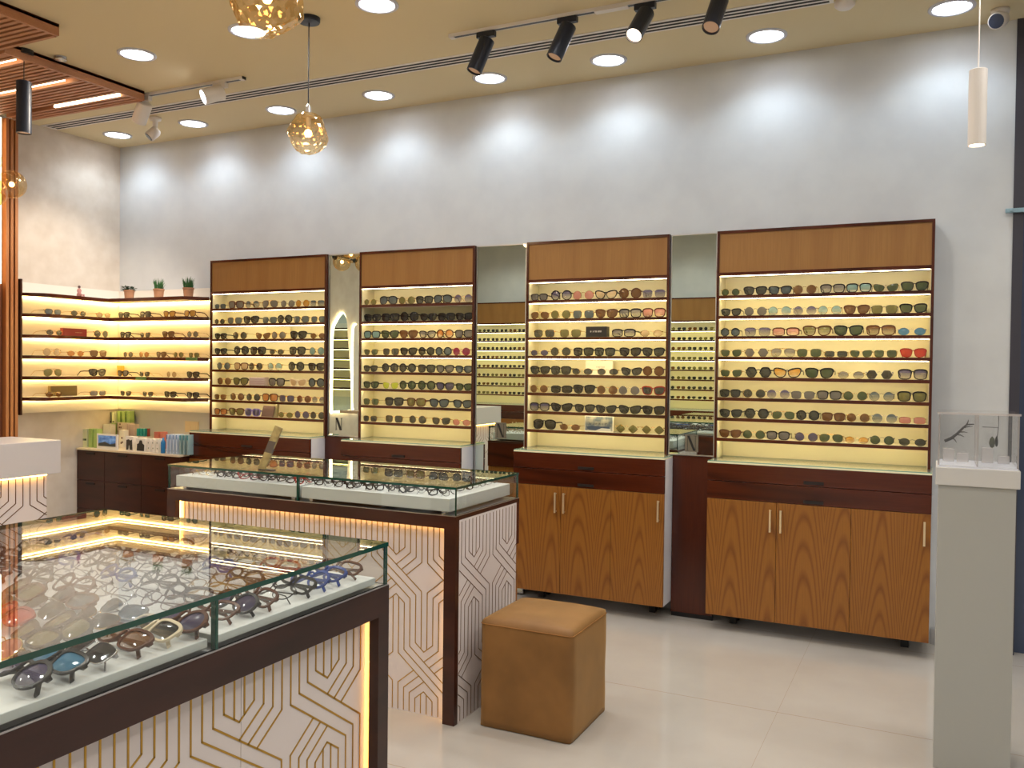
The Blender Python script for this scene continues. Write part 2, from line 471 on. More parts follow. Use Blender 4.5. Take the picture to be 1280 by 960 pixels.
def template(style, thick, folded):
    key = (style, thick, folded)
    if key in TPL: return TPL[key]
    O = outline(style); zmin = min(z for x, z in O); rim = .0042 if thick else .0013; dep = .004 if thick else .0022
    lift = -zmin + rim
    fr = MB(); n = len(O)
    for sd in (1, -1):
        base = len(fr.v)
        for i, (x, z) in enumerate(O):
            r_ = math.hypot(x, z); top = 1 + (.5 if (z > .008 and thick) else 0)
            for q, yy in ((0, -dep / 2), (1, -dep / 2), (1, dep / 2), (0, dep / 2)):
                k = (r_ + q * rim * top) / r_
                X = sd * (SEP + x * k); fr.v.append((X, yy + bend(X), lift + z * k))
        for i in range(n):
            a = base + 4 * i; b = base + 4 * ((i + 1) % n)
            for q in range(4):
                q2 = (q + 1) % 4
                fr.f.append((a + q, b + q, b + q2, a + q2)); fr.mi.append(0)
    xin = min(x for x, z in O); xo = max(x for x, z in O); zt = max(z for x, z in O)
    bz = lift + zt * (.55 if style != 'avi' else .8)
    r = .0022 if thick else .001
    fr.tube([(-(SEP + xin) - .0005, bend(SEP + xin), bz), (0, -.001, bz + .003), (SEP + xin + .0005, bend(SEP + xin), bz)], r, 6)
    if style == 'avi':
        fr.tube([(-(SEP - .006), bend(.03), lift + zt), (0, 0, lift + zt + .001), (SEP - .006, bend(.03), lift + zt)], .001, 6)
    hx = SEP + xo + rim * .6; hz = lift + zt * .5
    for sd in (1, -1):
        fr.box(*sorted((sd * (hx - .003), sd * (hx + .003))), bend(hx) - dep * .4, bend(hx) + .006, hz - .002, hz + .003)
    lens = {}
    for sd in (1, -1):
        lb = MB(); c0 = SEP
        lb.v.append((sd * c0, bend(c0) - .0025, lift)); R = (.5, 1)
        for q in R:
            for x, z in O:
                X = sd * (SEP + x * q); lb.v.append((X, bend(X) - .0025 * (1 - q * q), lift + z * q))
        for i in range(n):
            j = (i + 1) % n
            lb.f.append((0, 1 + i, 1 + j)); lb.mi.append(0)
            lb.f.append((1 + i, 1 + n + i, 1 + n + j, 1 + j)); lb.mi.append(0)
        lens[sd] = lb.mesh('lens_%s' % style, LM['dk'], smooth=True)
    tm = {}
    th = (.0016, .0034) if thick else (.0009, .0011)
    for sd in (1, -1):
        t = MB(); y0 = bend(hx) + .004
        if not folded:
            pts = [(sd * hx, y0, hz), (sd * (hx + .001), y0 + .045, hz + .0), (sd * (hx - .001), y0 + .085, hz - .003), (sd * (hx - .005), y0 + .112, .0135), (sd * (hx - .008), y0 + .128, .0025)]
        else:
            yy = y0 + (.004 if sd == 1 else .010)
            pts = [(sd * hx, y0, hz), (sd * (hx - .004), yy, hz), (sd * (hx - .05), yy + .002, hz - .002), (sd * (hx - .085), yy + .002, hz - .005), (sd * (hx - .115), yy + .001, hz - .022)]
        w, h = th
        base = 0
        for p in pts:
            for a, b in ((-w, -h), (w, -h), (w, h), (-w, h)):
                t.v.append((p[0] + (a if not folded else a * .4), p[1] + (0 if not folded else a), max(p[2] + b, .0002)))
        for i in range(len(pts) - 1):
            for q in range(4):
                q2 = (q + 1) % 4
                t.f.append((4 * i + q, 4 * i + 4 + q, 4 * i + 4 + q2, 4 * i + q2)); t.mi.append(0)
        t.f.append((3, 2, 1, 0)); t.mi.append(0); e_ = 4 * (len(pts) - 1); t.f.append((e_, e_ + 1, e_ + 2, e_ + 3)); t.mi.append(0)
        tm[sd] = t.mesh('temple', FM['k'])
    TPL[key] = (fr.mesh('rim_%s' % style, FM['k']), lens, tm)
    allv = [tuple(v.co) for me in (TPL[key][0], lens[1], lens[-1], tm[1], tm[-1]) for v in me.vertices]
    TPL[key] += (allv,)
    return TPL[key]


def specs(style, thick, folded, lens, frame, grad, loc, rz, tilt=0, scale=1.0, label='', group='', cat='sunglasses', name='sunglasses', temple=None):
    fm, lm, tm, av = template(style, thick, folded)
    root = empty(name, loc, 0, label, cat, group)
    R = Matrix.Rotation(rz, 3, 'Z') @ Matrix.Rotation(tilt, 3, 'X')
    if tilt:
        zmin = min((R @ Vector(v)).z for v in av); root.location.z -= zmin * scale - .0006
    root.rotation_euler = R.to_euler(); root.scale = (scale, scale, scale if tilt else scale * 1.04)
    L_ = [('frame', fm, FM[frame])]
    L_ += [('lens', lm[1], (LG if grad else LM)[lens]), ('lens', lm[-1], (LG if grad else LM)[lens])]
    L_ += [('temple', tm[1], FM[temple or frame]), ('temple', tm[-1], FM[temple or frame])]
    for n_, me, m_ in L_:
        o = bpy.data.objects.new(n_, me); C.objects.link(o); o.parent = root
        o.material_slots[0].link = 'OBJECT'; o.material_slots[0].material = m_
    return root


ORD = ['first', 'second', 'third', 'fourth', 'fifth', 'sixth', 'seventh', 'eighth', 'ninth', 'tenth', 'eleventh', 'twelfth', 'thirteenth', 'fourteenth', 'fifteenth', 'sixteenth']
# default frame for a style/lens when the row string gives none
# row strings: x:style:lens[*gradient]:frame
ROWS = {
 'D': dict(off=880, sc=2.823, rows=[
  '95:rnd:gn:g 182:way:dk:k 270:way:sl:k 357:rnd:br:g 455:sqr:gy*:k 548:sqr:tl*:k 643:cat:gn:g 745:way:gn:k',
  '97:way:dk:k 183:rnd:gy:d 268:rnd:tl*:s 357:rnd:pu*:s 445:rnd:tl*:g 540:way:br:t 638:sqr:ol:d 740:way:gn:k',
  '94:rnd:sl:k 190:sqr:pu*:d 290:rec:pk*:t 400:way:ol*:t 511:way:gn:k 625:sqr:br*:t 735:ovl:bl:s',
  '97:way:gn:g 186:hex:gy:g 280:avi:gy*:g 372:sqr:gn:g 467:rec:dk:g 556:way:gn:g 642:sqr:gn:g 740:way:rd:r',
  '97:way:gn:g 193:hex:dk:k 295:cat:am*:k 408:way:gn:k 520:ovl:gy*:g 620:hex:bk:s 738:sqr:pu*:k',
  '93:sqr:dk:k 178:rnd:dk:g 263:rnd:pu*:s 350:sqr:gy:d 443:sqr:gy:k 535:rnd:gn:g 628:rnd:sl*:d 735:sqr:ol:k',
  '95:way:dk:k 187:hex:dk:k 281:avi:gn:g 367:rnd:dk:k 458:sqr:br:t 545:rnd:br:g 638:rnd:sl*:s 737:rec:pk:g',
  '93:way:br:t 177:rnd:gn:g 262:sqr:gy:k 362:rnd:pu:g 450:avi:gn:g 540:ovl:am*:g 630:rnd:gn:d 737:ovl:dk:d']),
 'C': dict(off=650, sc=6.737, rows=[
  '165:sqr:gy:k 350:rnd:pu*:k 535:rnd:pk:g 727:cat:tn*:k 930:rnd:br:t 1130:sqr:pu*:s',
  '170:avi:br:g 345:rnd:ol:g 535:sqr:sl:g 730:way:br:t 930:sqr:gy*:k 1130:sqr:pk*:t',
  '205:sqr:dk:g 425:sqr:ol:g 875:rec:gy*:k 1110:ovl:tn*:g',
  '165:ovl:pu:g 343:rnd:dk:g 535:sqr:bk:k 715:sqr:dk:k 930:way:bk:k 1125:way:dk:k',
  '170:way:dk:k 345:sqr:dk:k 525:ovl:dk:g 740:ovl:dk:g 940:cat:dk:k 1125:rnd:br:t',
  '160:rnd:br:g 350:rec:bk:k 540:way:bk:k 735:rnd:br:g 920:rnd:gy:s 1125:way:dk:r',
  '165:sqr:pu*:k 350:cat:bk:k 545:way:dk:k 725:cat:dk:k 925:cat:dk:k 1125:way:bk:k',
  '205:avi:bk:k 420:ovl:br:g 900:dia:ol:g 1120:dia:ol:g']),
 'B': dict(off=440, sc=8.0, rows=[
  '185:rnd:ol:g 365:avi:sl:k 550:rnd:ol:g 725:sqr:dk:k 910:avi:sl:k 1115:rnd:pu*:g',
  '205:way:bk:k 385:sqr:bk:k 575:rnd:bk:k 765:way:bk:k 945:sqr:bk:k 1125:way:bk:k',
  '200:sqr:tl:k 380:way:gn:k 565:way:br:t 755:way:gy*:k 930:rnd:og*:t 1120:sqr:gy:k',
  '190:way:gn:g 390:sqr:dk:g 565:way:bk:k 745:rnd:bk:k 915:rnd:sl:k 1095:rnd:mg:r',
  '185:way:dk:k 380:rnd:dk:k 555:rnd:dk:k 745:sqr:dk:k 930:way:gy:k 1120:way:sl:k',
  '190:way:gn:k 385:way:ye:s 555:rnd:gn:k 745:rnd:gn:k 930:way:pu:k 1120:way:gn:k',
  '190:sqr:gn:g 420:sqr:dk:k 640:sqr:ol:t 870:way:sl:k 1105:way:sl:k',
  '180:sqr:dk:g 420:sqr:dk:g 655:rnd:dk:g 890:way:dk:g 1095:ovl:pk:g']),
 'A': dict(off=240, sc=7.111, rows=[
  '252:sqr:sl:d 392:sqr:gy:t 537:rnd:sl*:g 693:avi:gy:g 852:rnd:gy:s 983:rnd:am:g 1115:sqr:sl*:g',
  '247:rnd:dk:g 380:sqr:sl:g 525:way:bk:k 690:sqr:sl:d 825:rnd:dk:k 972:sqr:sl:g 1125:sqr:sl:g',
  '255:way:bk:k 425:rnd:dk:g 630:cat:br:g 770:rnd:gy:g 945:way:bk:k 1120:ovl:br:g',
  '255:way:dk:k 437:rnd:bk:k 585:sqr:bk:k 752:ovl:dk:g 935:sqr:dk:k 1110:rnd:tl:g',
  '280:rnd:sl:g 435:sqr:tn:t 565:rnd:dk:g 735:rnd:tl*:g 925:rnd:dk:k 1105:way:bk:k',
  '285:rnd:br:g 430:way:ol:k 750:sqr:gy:k 940:cat:tn:c 1105:rnd:sl:k',
  '250:sqr:br:g 400:rnd:br:w 543:rnd:dk:g 690:sqr:og:t 840:sqr:pu:g 993:rnd:br:r 1125:rnd:gy*:g',
  '252:sqr:og:t 392:way:ol:t 535:sqr:pu:v 830:ovl:ol:g 975:rnd:pu:g 1115:rnd:dk:g']),
}
UNITS = {  # base x0 x1, case x0 x1
 'A': (-5.24, -4.06, -5.18, -4.04), 'B': (-3.78, -2.812, -3.742, -2.802), 'C': (-2.42, -1.43, -2.415, -1.462), 'D': (-1.176, -.008, -1.174, -.018)}
WORD = {'A': 'leftmost', 'B': 'second', 'C': 'third', 'D': 'rightmost'}
SHELF = [1.931 - .1197 * i for i in range(8)]
ST = .0095


def display_cabinet(x0, x1, u0, u1, front_y=5.0, rz=0, off=None, label='', shelves=SHELF, top=2.32, rail=2.068, group='tall lit eyewear cabinets', bottom=.98):
    """local space: x along the wall, y to the wall, origin on the floor at the middle of the front"""
    cx = (x0 + x1) / 2
    root = empty('display_cabinet', (cx, front_y, 0), rz, label, 'cabinet', group)
    a, b, c, d = x0 - cx, x1 - cx, u0 - cx, u1 - cx
    P = lambda n, mb, m, p=root, **k: put(n, mb, m, p, local=True, **k)
    D = .325
    P('base_carcass', MB().box(a + .001, a + .018, .02, D, .092, .968).box(b - .018, b - .001, .02, D, .092, .968).box(a + .018, b - .018, .02, D, .092, .11).box(a + .018, b - .018, D - .01, D, .11, .968), M['white'])
    P('worktop', MB().box(a, b, .0, D, .968, .976), M['cream'])
    P('glass_top', MB().box(a + .002, b - .002, .004, D - .002, .9765, .982, 0, xmi=1, ymi=1), [M['glass'], M['edgel']])
    for fx in (a + .1, b - .14):
        for fy in (.19, .27):
            P('foot', MB().box(fx, fx + .04, fy, fy + .04, .0, .092), M['black'])
    for z0, z1, zh in ((.766, .866, .782), (.869, .968, .888)):
        dr = P('drawer', MB().box(a, b, 0, .02, z0, z1), M['mahog'], bevel=.001)
        P('handle', MB().box(-.052, .052, -.006, .001, zh - .008, zh + .008), M['notch'], dr)
    w = (b - a) / 3
    for i in range(3):
        s0 = a + i * w + .001; s1 = a + (i + 1) * w - .001
        dr = P('door', MB().box(s0, s1, 0, .02, .092, .7635), M['oak'], bevel=.001)
        hx = s1 - .03 if i != 1 else s0 + .025
        h = MB().tube([(hx, 0, .718), (hx, -.022, .718)], .004, 8).tube([(hx, 0, .608), (hx, -.022, .608)], .004, 8).box(hx - .005, hx + .005, -.026, -.018, .6, .726)
        P('handle', h, M['handle'], dr)
    fy = .15; bz = bottom + .003
    for s0 in (c, d - .014):
        P('side_board', MB().box(s0, s0 + .014, fy, D, bz, top), M['mahogv'])
    P('top_board', MB().box(c + .014, d - .014, fy, D, top - .016, top), M['mahog'])
    P('header_panel', MB().box(c + .014, d - .014, fy + .006, D - .02, rail + .007, top - .016), M['header'])
    P('rail', MB().box(c + .014, d - .014, fy, fy + .006, rail - .013, rail + .007).box(c + .014, d - .014, fy + .006, D - .02, rail - .007, rail + .0065), M['mahog'])
    P('back_panel', MB().box(c + .014, d - .014, D - .012, D, bz, top - .016).box(c + .014, c + .018, fy + .012, D - .012, bz, rail - .008).box(d - .018, d - .014, fy + .012, D - .012, bz, rail - .008), M['cream'])
    tops = [rail - .0075] + [z - ST for z in shelves[:-1]] + [shelves[-1] - ST]
    for z in shelves:
        s = P('shelf', MB().box(c + .018, d - .018, fy + .006, D - .012, z - .003, z + ST - .001), M['cream'])
        P('edging', MB().box(c + .014, d - .014, fy - .001, fy + .006, z - ST, z + ST), M['mahog'], s)
    for i, z in enumerate(tops):
        za, zb_ = ((z - .0035 if i < 5 else z + .0005), z + .0062) if i else (z - .0085, z)
        P('led_strip', MB().box(c + .02, d - .02, fy + .0075, fy + .0155, za, zb_), M['led'] if off != i else M['board'])
    return root


for k, (x0, x1, u0, u1) in UNITS.items():
    display_cabinet(x0, x1, u0, u1, off=1 if k == 'B' else None,
                    label='%s of four tall oak and mahogany eyewear cabinets on the back wall' % {'A': 'leftmost', 'B': 'second from left', 'C': 'third from left', 'D': 'rightmost and widest'}[k])

CABN = {'A': 'leftmost tall cabinet', 'B': 'second tall cabinet', 'C': 'third tall cabinet', 'D': 'rightmost tall cabinet'}
SHN = ['top', 'second', 'third', 'fourth', 'fifth', 'sixth', 'seventh', 'bottom']
for k, R in ROWS.items():
    x0, x1, u0, u1 = UNITS[k]
    for r, row in enumerate(R['rows']):
        zt = SHELF[r] + ST
        ents = row.split()
        xs = []
        for e in ents:
            q = e.split(':'); px = R['off'] + float(q[0]) / R['sc']
            xs.append(at(px, 330 + 27 * r, Y=5.178).x)
        for i, e in enumerate(ents):
            q = e.split(':'); grad = '*' in q[2]; ln = q[2].strip('*')
            room = min([abs(xs[i] - xs[j]) for j in range(len(xs)) if j != i] + [2 * (xs[i] - u0 - .019), 2 * (u1 - .019 - xs[i])])
            thick = q[3] in 'ktrwcbv' and q[1] != 'rnd' or (q[1] == 'rnd' and q[3] in 'kt')
            O = outline(q[1]); half = SEP + max(x for x, z in O) + (.0075 if thick else .005)
            sc = min(1.2, (room - .001) / (2 * half))
            specs(q[1], thick, False, ln, q[3], grad, (xs[i], 5.176, zt), random.uniform(-.015, .015), 0, sc,
                  '%s %s sunglasses, %s from left on the %s shelf of the %s' % (LN[ln], SN[q[1]], ORD[i], SHN[r], CABN[k]),
                  'sunglasses on the %s' % CABN[k])

# boxes and cards standing on the cabinet shelves
def card(name, px0, px1, py0, shelf_z, y, depth, mats, label, cat, extra=None, tilt=0):
    a = at(px0, py0, Y=y); b = at(px1, py0, Y=y); h = a.z - shelf_z
    root = empty(name, ((a.x + b.x) / 2, y, shelf_z), 0, label, cat)
    w = (b.x - a.x) / 2
    put('body' if extra else 'body', MB().box(-w, w, 0, depth, 0, h), mats, root, local=True, bevel=.0015)
    if extra: extra(root, w, h)
    root.rotation_euler.x = tilt
    return root


def scribble(m, x0, x1, z0, z1, n, y=-.0012, seed=1):
    """a row of small letter-like strokes"""
    rr = random.Random(seed)
    def f(root, w, h):
        mb = MB(); W = (x1 - x0) * 2 * w / n
        for i in range(n):
            xa = -w + x0 * 2 * w + i * W; t = W * .22
            if rr.random() < .25 and n > 6: continue
            mb.box(xa, xa + t, y, 0, z0 * h, z1 * h)
            if rr.random() < .7: mb.box(xa, xa + W * .7, y, 0, z1 * h - t, z1 * h)
            if rr.random() < .6: mb.box(xa + W * .55, xa + W * .75, y, 0, z0 * h, z1 * h)
        put('lettering', mb, m, root, local=True)
    return f


white_ink = mat('white_print', (225, 222, 215), .5); dark_ink = mat('dark_print', (50, 50, 56), .5); gold_ink = mat('gold_print', (200, 170, 120), .4)
card('eyewear_case_box', 732.3, 758.5, 408.3, SHELF[2] + ST, 5.175, .05, mat('black_card', (34, 32, 32), .4), 'black display box with white lettering on the third cabinet', 'box', scribble(white_ink, .22, .76, .46, .6, 9, seed=2))
card('brand_sign', 732, 766, 450.8, SHELF[4] + ST, 5.30 - .04, .02, mat('ivory_card', (250, 246, 228), .4), 'ivory white sign box behind sunglasses on the third cabinet', 'sign', scribble(mat('pale_print', (190, 186, 165), .5), .35, .72, .5, .6, 8, seed=3))


def poster_art(root, w, h):
    mb = MB(); mb.box(-w + .004, w - .006, -.001, .0, .006, h * .97)
    m = noise_mix(mat('grey_print', (120, 122, 118), .35), (92, 104, 112), (156, 156, 140), 18, detail=3, lo=.42, hi=.58)
    p = put('print', mb, m, root, local=True)
    put('rider', MB().prism([(-w * .8, h * .14), (-w * .2, h * .10), (w * .1, h * .2), (w * .75, h * .22), (w * .7, h * .36), (w * .1, h * .34), (-w * .5, h * .36), (-w * .85, h * .3)], -.0016, -.0008, 0, 'xz'), mat('navy_print', (52, 66, 86), .4), p, local=True)
    put('snow', MB().prism([(-w * .25, h * .06), (w * .85, h * .05), (w * .8, h * .2), (w * .2, h * .24)], -.0018, -.0008, 0, 'xz'), mat('pale_grey_print', (196, 196, 184), .4), p, local=True)
    scribble(dark_ink, .16, .84, .44, .56, 12, y=-.0022, seed=5)(root, w, h)


card('brand_card', 731, 767, 519.5, SHELF[7] + ST, 5.19, .006, mat('card_edge', (232, 226, 206), .5), 'grey photo card with dark lettering on bottom shelf of third cabinet', 'card', poster_art, 0)
card('sign_board', 333, 363, 410, SHELF[2] + ST, 5.285, .01, mat('pale_beige_card', (228, 212, 168), .5), 'pale beige board behind sunglasses on leftmost tall cabinet', 'sign')
card('eyewear_case_box', 311.5, 330.5, 471.5, SHELF[5] + ST, 5.175, .05, mat('grey_lilac_card', (176, 160, 158), .45), 'grey lilac striped box on sixth shelf of leftmost tall cabinet', 'box',
     lambda r, w, h: put('stripes', MB().box(-w + .001, w - .001, -.0008, 0, h * .25, h * .3).box(-w + .001, w - .001, -.0008, 0, h * .5, h * .55).box(-w + .001, w - .001, -.0008, 0, h * .75, h * .8), mat('pink_line', (140, 112, 118), .5), r, local=True))
b0 = at(335, 512, Y=5.19)
r = empty('tilted_case', (b0.x, 5.185, SHELF[7] + ST), 0, 'brown open folding case leaning on bottom shelf of leftmost tall cabinet', 'case')
lf = mat('taupe_leather', (104, 82, 76), .5)
put('front_flap', MB().prism([(-.066, 0), (.05, 0), (.072, .082), (-.04, .085)], 0, .008, 0, 'xz'), lf, r, local=True)
put('side_flap', MB().prism([(.052, 0), (.082, 0), (.092, .1), (.078, .088)], .004, .03, 0, 'xz'), mat('olive_leather', (120, 112, 84), .5), r, local=True)

# ---------------------------------------------------------------- mirrors and fillers between the cabinets
def letter_n(root, x, z, w, h, y, m, thin=.16):
    mb = MB(); t = w * .05
    mb.box(x - w / 2, x - w / 2 + t, y - .0012, y, z, z + h).box(x + w / 2 - t, x + w / 2, y - .0012, y, z, z + h)
    mb.prism([(x - w / 2 - t, z + h), (x - w / 2 + w * .26, z + h), (x + w / 2, z), (x + w / 2 - w * .27, z)], y - .0016, y, 0, 'xz')
    for s in (x - w / 2 + t / 2, x + w / 2 - t / 2):
        mb.box(s - w * .16, s + w * .16, y - .0012, y, z + h - t * .7, z + h) if s > x else mb.box(s - w * .16, s + w * .16, y - .0012, y, z, z + t * .7)
    return put('monogram', mb, m, root, local=True)


YM = 5.175
def wall_mirror(x0, x1, z0, z1, label, nx, nz, plaque):
    cx = (x0 + x1) / 2
    root = empty('wall_mirror', (cx, YM, z0), 0, label, 'mirror', 'mirrors between the tall cabinets')
    w = (x1 - x0) / 2; h = z1 - z0
    put('glass', MB().box(-w + .007, w - .007, 0, .008, .007, h - .007), M['mirror'], root, local=True)
    fr = MB().box(-w, -w + .007, -.003, .012, 0, h).box(w - .007, w, -.003, .012, 0, h).box(-w + .007, w - .007, -.003, .012, 0, .007).box(-w + .007, w - .007, -.003, .012, h - .007, h)
    put('frame', fr, M['steel'], root, local=True)
    X = nx - cx; Z = nz - z0
    if plaque:
        put('plaque', MB().box(X - .04, X + .04, -.0028, -.0002, Z - .052, Z + .052), mat('frosted_plaque', (112, 106, 92), .35), root, local=True)
    letter_n(root, X, Z - .045, .05, .09, -.003, M['black'])
    return root


n1 = at(423.5, 530, Y=YM); n2 = at(626, 538, Y=YM); n3 = at(864.5, 554, Y=YM)
wall_mirror(-4.037, -3.745, .984, 2.318, 'narrow wall mirror with black monogram between the leftmost and second tall cabinets', n1.x, n1.z, False)
wall_mirror(-2.799, -2.424, .012, 2.318, 'full height wall mirror with square plaque between second and third tall cabinets', n2.x, n2.z, True)
wall_mirror(-1.459, -1.177, .984, 2.318, 'narrow wall mirror with square plaque between third and rightmost tall cabinets', n3.x, n3.z, True)
for x0, x1, lb in ((-4.059, -3.781, 'dark mahogany filler panel under the mirror beside the leftmost tall cabinet'), (-1.429, -1.177, 'dark mahogany filler panel between the third and rightmost tall cabinets')):
    t = empty('filler_panel', ((x0 + x1) / 2, YM, 0), 0, lb, 'panel', 'filler panels below mirrors')
    put('face', MB().box(x0, x1, YM, YM + .02, .03, .962), M['mahogv'], t)
    put('ledge', MB().box(x0, x1, YM - .004, YM + .04, .962, .982), M['mahog'], t)
    put('kick_board', MB().box(x0, x1, YM + .015, YM + .03, .0, .03), M['black'], t)

# ---------------------------------------------------------------- lit corner shelf at the left
cs = empty('corner_shelf', (-6.15, 5.0, 1.1), 0, 'brightly lit corner shelving with curved dark wooden boards in the left corner', 'shelf')
front = [(-6.40, 4.292), (-6.30, 4.30)]
for i in range(7):
    t = i / 6; s = t * t * (3 - 2 * t)
    front.append((-6.30 + .145 * s, 4.31 + .16 * t))
front.append((-6.155, 4.98))
front += [(-6.15, 5.0)]
for i in range(7):
    t = i / 6; s = t * t * (3 - 2 * t)
    front.append((-5.33 + .13 * t, 5.0 + .135 * s))
front.append((-5.182, 5.14)); front.append((-5.182, 5.318))
poly = front + [(-6.405, 5.318)]
ZS = [2.02, 1.862, 1.70, 1.54, 1.38, 1.218]
inner = [(x - .012, y + .012) for x, y in front[2:-1]]
for i, z in enumerate(ZS):
    b = put('shelf_board', MB().prism([inner[0]] + inner + [(-5.195, 5.318), (-6.405, 5.318), (-6.405, 4.31)], z - .004, z + .0125), M['board'], cs)
    eb = MB()
    for (xa, ya), (xb, yb) in zip(front[:-2], front[1:-1]):
        eb.prism([(xa, ya), (xb, yb), (xb - .011, yb + .011), (xa - .011, ya + .011)], z - .0135, z + .0135)
    put('edging', eb, M['mahog'], b)
    lb = MB().box(-6.388, -5.20, 5.288, 5.296, z - .011, z - .0045).box(-6.396, -6.388, 4.32, 5.288, z - .011, z - .0045)
    put('led_strip', lb, M['ledw'], b)
put('back_panel', MB().box(-6.405, -5.182, 5.308, 5.318, 1.103, 2.125).box(-6.415, -6.405, 4.30, 5.318, 1.103, 2.125), M['board'], cs)
put('side_board', MB().box(-6.41, -6.215, 4.275, 4.29, 1.1, 2.13), M['darkw'], cs)
LEFT = [  # px in an enlarged crop (4.8x from x=0)
 '308:rec:sl:g 460:ovl:dk:g 610:ovl:tn:g | 743:way:dk:k 872:sqr:dk:k 1017:way:am:t 1140:sqr:am:t',
 '315:ovl:dk:g 597:rnd:dk:g | 753:way:dk:k 872:way:dk:g 1010:way:br:t 1157:rnd:gy:g',
 '300:rnd:tn:g 443:ovl:og:g 580:sqr:br:w | 770:rnd:gy:g 865:rnd:og:g 968:way:br:t 1072:rnd:ol:g 1165:sqr:ol:g',
 '307:avi:ol:g 575:way:bk:k | 737:way:gy:k 868:way:dk:g 1030:rnd:tn:c 1158:way:bk:k',
 '310:ovl:br:g 578:rec:gy:g | 755:way:dk:g 888:way:dk:g 1022:way:bk:k 1157:way:dk:k']
for r, row in enumerate(LEFT):
    zt = ZS[r + 1] + .0135
    l, rr_ = row.split('|')
    for side, part in (('left', l), ('right', rr_)):
        for i, e in enumerate(part.split()):
            q = e.split(':'); ln = q[2].strip('*'); px = float(q[0]) / 4.8
            if side == 'left':
                p = at(px, 390 + 25 * r, X=-6.215); loc = (-6.19, p.y, zt); rz = PI / 2 + random.uniform(-.1, .1)
                if r == 4 and i == 0: loc = (-6.185, p.y, zt)
            else:
                p = at(px, 390 + 25 * r, Y=5.06); loc = (max(p.x, -6.09), 5.055, zt); rz = random.uniform(-.08, .04)
            lim = 1.22 if side == 'left' else (1.0 if r != 2 else .9)
            specs(q[1], q[3] in 'kt', False, ln, q[3], False, loc, rz, 0, lim,
                  '%s %s sunglasses, %s on row %s of the %s side of lit corner shelving' % (LN[ln], SN[q[1]], ORD[i], ['one', 'two', 'three', 'four', 'five'][r], side),
                  'sunglasses on the corner shelving')


def leftbox(px0, px1, py0, zs, m, label, x=-6.30, d=.04, extra=None):
    a = at(px0, py0, X=x); b = at(px1, py0, X=x)
    root = empty('eyewear_case_box', (x, (a.y + b.y) / 2, zs), PI / 2, label, 'box')
    w = abs(b.y - a.y) / 2
    put('body', MB().box(-w, w, 0, d, 0, a.z - zs), m, root, local=True, bevel=.0015)
    if extra: extra(root, w, a.z - zs)


leftbox(79.2, 108.7, 410, ZS[2] + .0135, mat('red_card', (138, 26, 28), .45), 'flat red display box with small gold lettering on the left corner shelf', x=-6.27, extra=scribble(gold_ink, .5, .8, .48, .54, 5, seed=8))
leftbox(64, 96.5, 482.5, ZS[5] + .0135, mat('khaki_card', (124, 104, 62), .5), 'flat khaki display box on the lowest left corner shelf', x=-6.33)
a = at(146.5, 457, Y=5.24)
put('case_stand', MB().box(a.x - .028, a.x + .028, 5.26, 5.29, ZS[4] + .0135, a.z), mat('amber_card', (208, 160, 60), .5), None, bevel=.002, loc=(a.x, 5.26, ZS[4] + .0135))
tag(bpy.context.scene.objects['case_stand'], 'small amber upright card in the corner behind sunglasses', 'card')
for px, z, lb in ((240, ZS[3], 'green shelf tag on the edge of the third row board'), (177, ZS[4], 'green shelf tag on the edge of the fourth row board')):
    p = at(px, 450, Y=5.0)
    o = put('shelf_tag', MB().box(p.x - .058, p.x + .058, 4.992, 4.998, z - .014, z + .014), mat('green_tag', (74, 112, 58), .5), loc=(p.x, 4.995, z)); tag(o, lb, 'tag', 'green shelf tags')

# plants on the top board
def tuft(px, kind, lb):
    p = at(px, 365, Y=5.10); z = ZS[0] + .0135
    r = empty('potted_plant', (p.x, 5.10, z), 0, lb, 'plant', 'small potted plants on the corner shelf')
    k = 20
    pot = MB().lathe((0, 0, 0), [(0, 0), (.034, 0), (.04, .06), (.044, .062), (.044, .075), (.036, .075), (.034, .064), (0, .064)], k)
    put('pot', pot, M['pot'], r, local=True, smooth=False)
    lf = MB(); rr = random.Random(px)
    if kind == 'grass':
        for i in range(90):
            a = rr.random() * 2 * PI; q = rr.random() ** .5 * .032; h = .05 + rr.random() * .055; lean = .03 * rr.random()
            x, y = q * math.cos(a), q * math.sin(a)
            lf.tube([(x, y, .06), (x + lean * .4 * math.cos(a), y + lean * .4 * math.sin(a), .06 + h * .6), (x + lean * math.cos(a), y + lean * math.sin(a), .06 + h)], [.0022, .0018, .0003], 4)
    else:
        for i in range(80):
            a = rr.random() * 2 * PI; q = .012 + rr.random() * .045; z0 = .07 + rr.random() * .035
            c = Vector((q * math.cos(a), q * math.sin(a), z0)); d = Vector((math.cos(a), math.sin(a), rr.uniform(-.3, .5))).normalized(); n = Vector((-math.sin(a), math.cos(a), 0))
            s = .012 + rr.random() * .008; b = len(lf.v)
            lf.v += [tuple(c - d * s), tuple(c + n * s * .5 + Vector((0, 0, .003))), tuple(c + d * s), tuple(c - n * s * .5 + Vector((0, 0, .003))), tuple(c - Vector((0, 0, .002)))]
            lf.f += [(b, b + 1, b + 4), (b + 1, b + 2, b + 4), (b + 2, b + 3, b + 4), (b + 3, b, b + 4)]; lf.mi += [0] * 4
            if i % 6 == 0: lf.tube([(0, 0, .06), tuple(c)], .0012, 4)
    put('foliage', lf, M['leaf'] if kind == 'grass' else M['leafd'], r, local=True)


tuft(161.5, 'leafy', 'low leafy dark green plant in a tan pot, nearest the corner')
tuft(198.5, 'grass', 'grassy green plant in a tan pot, middle of three on the shelf top')
tuft(235.5, 'grass', 'grassy green plant in a tan pot beside the leftmost tall cabinet')
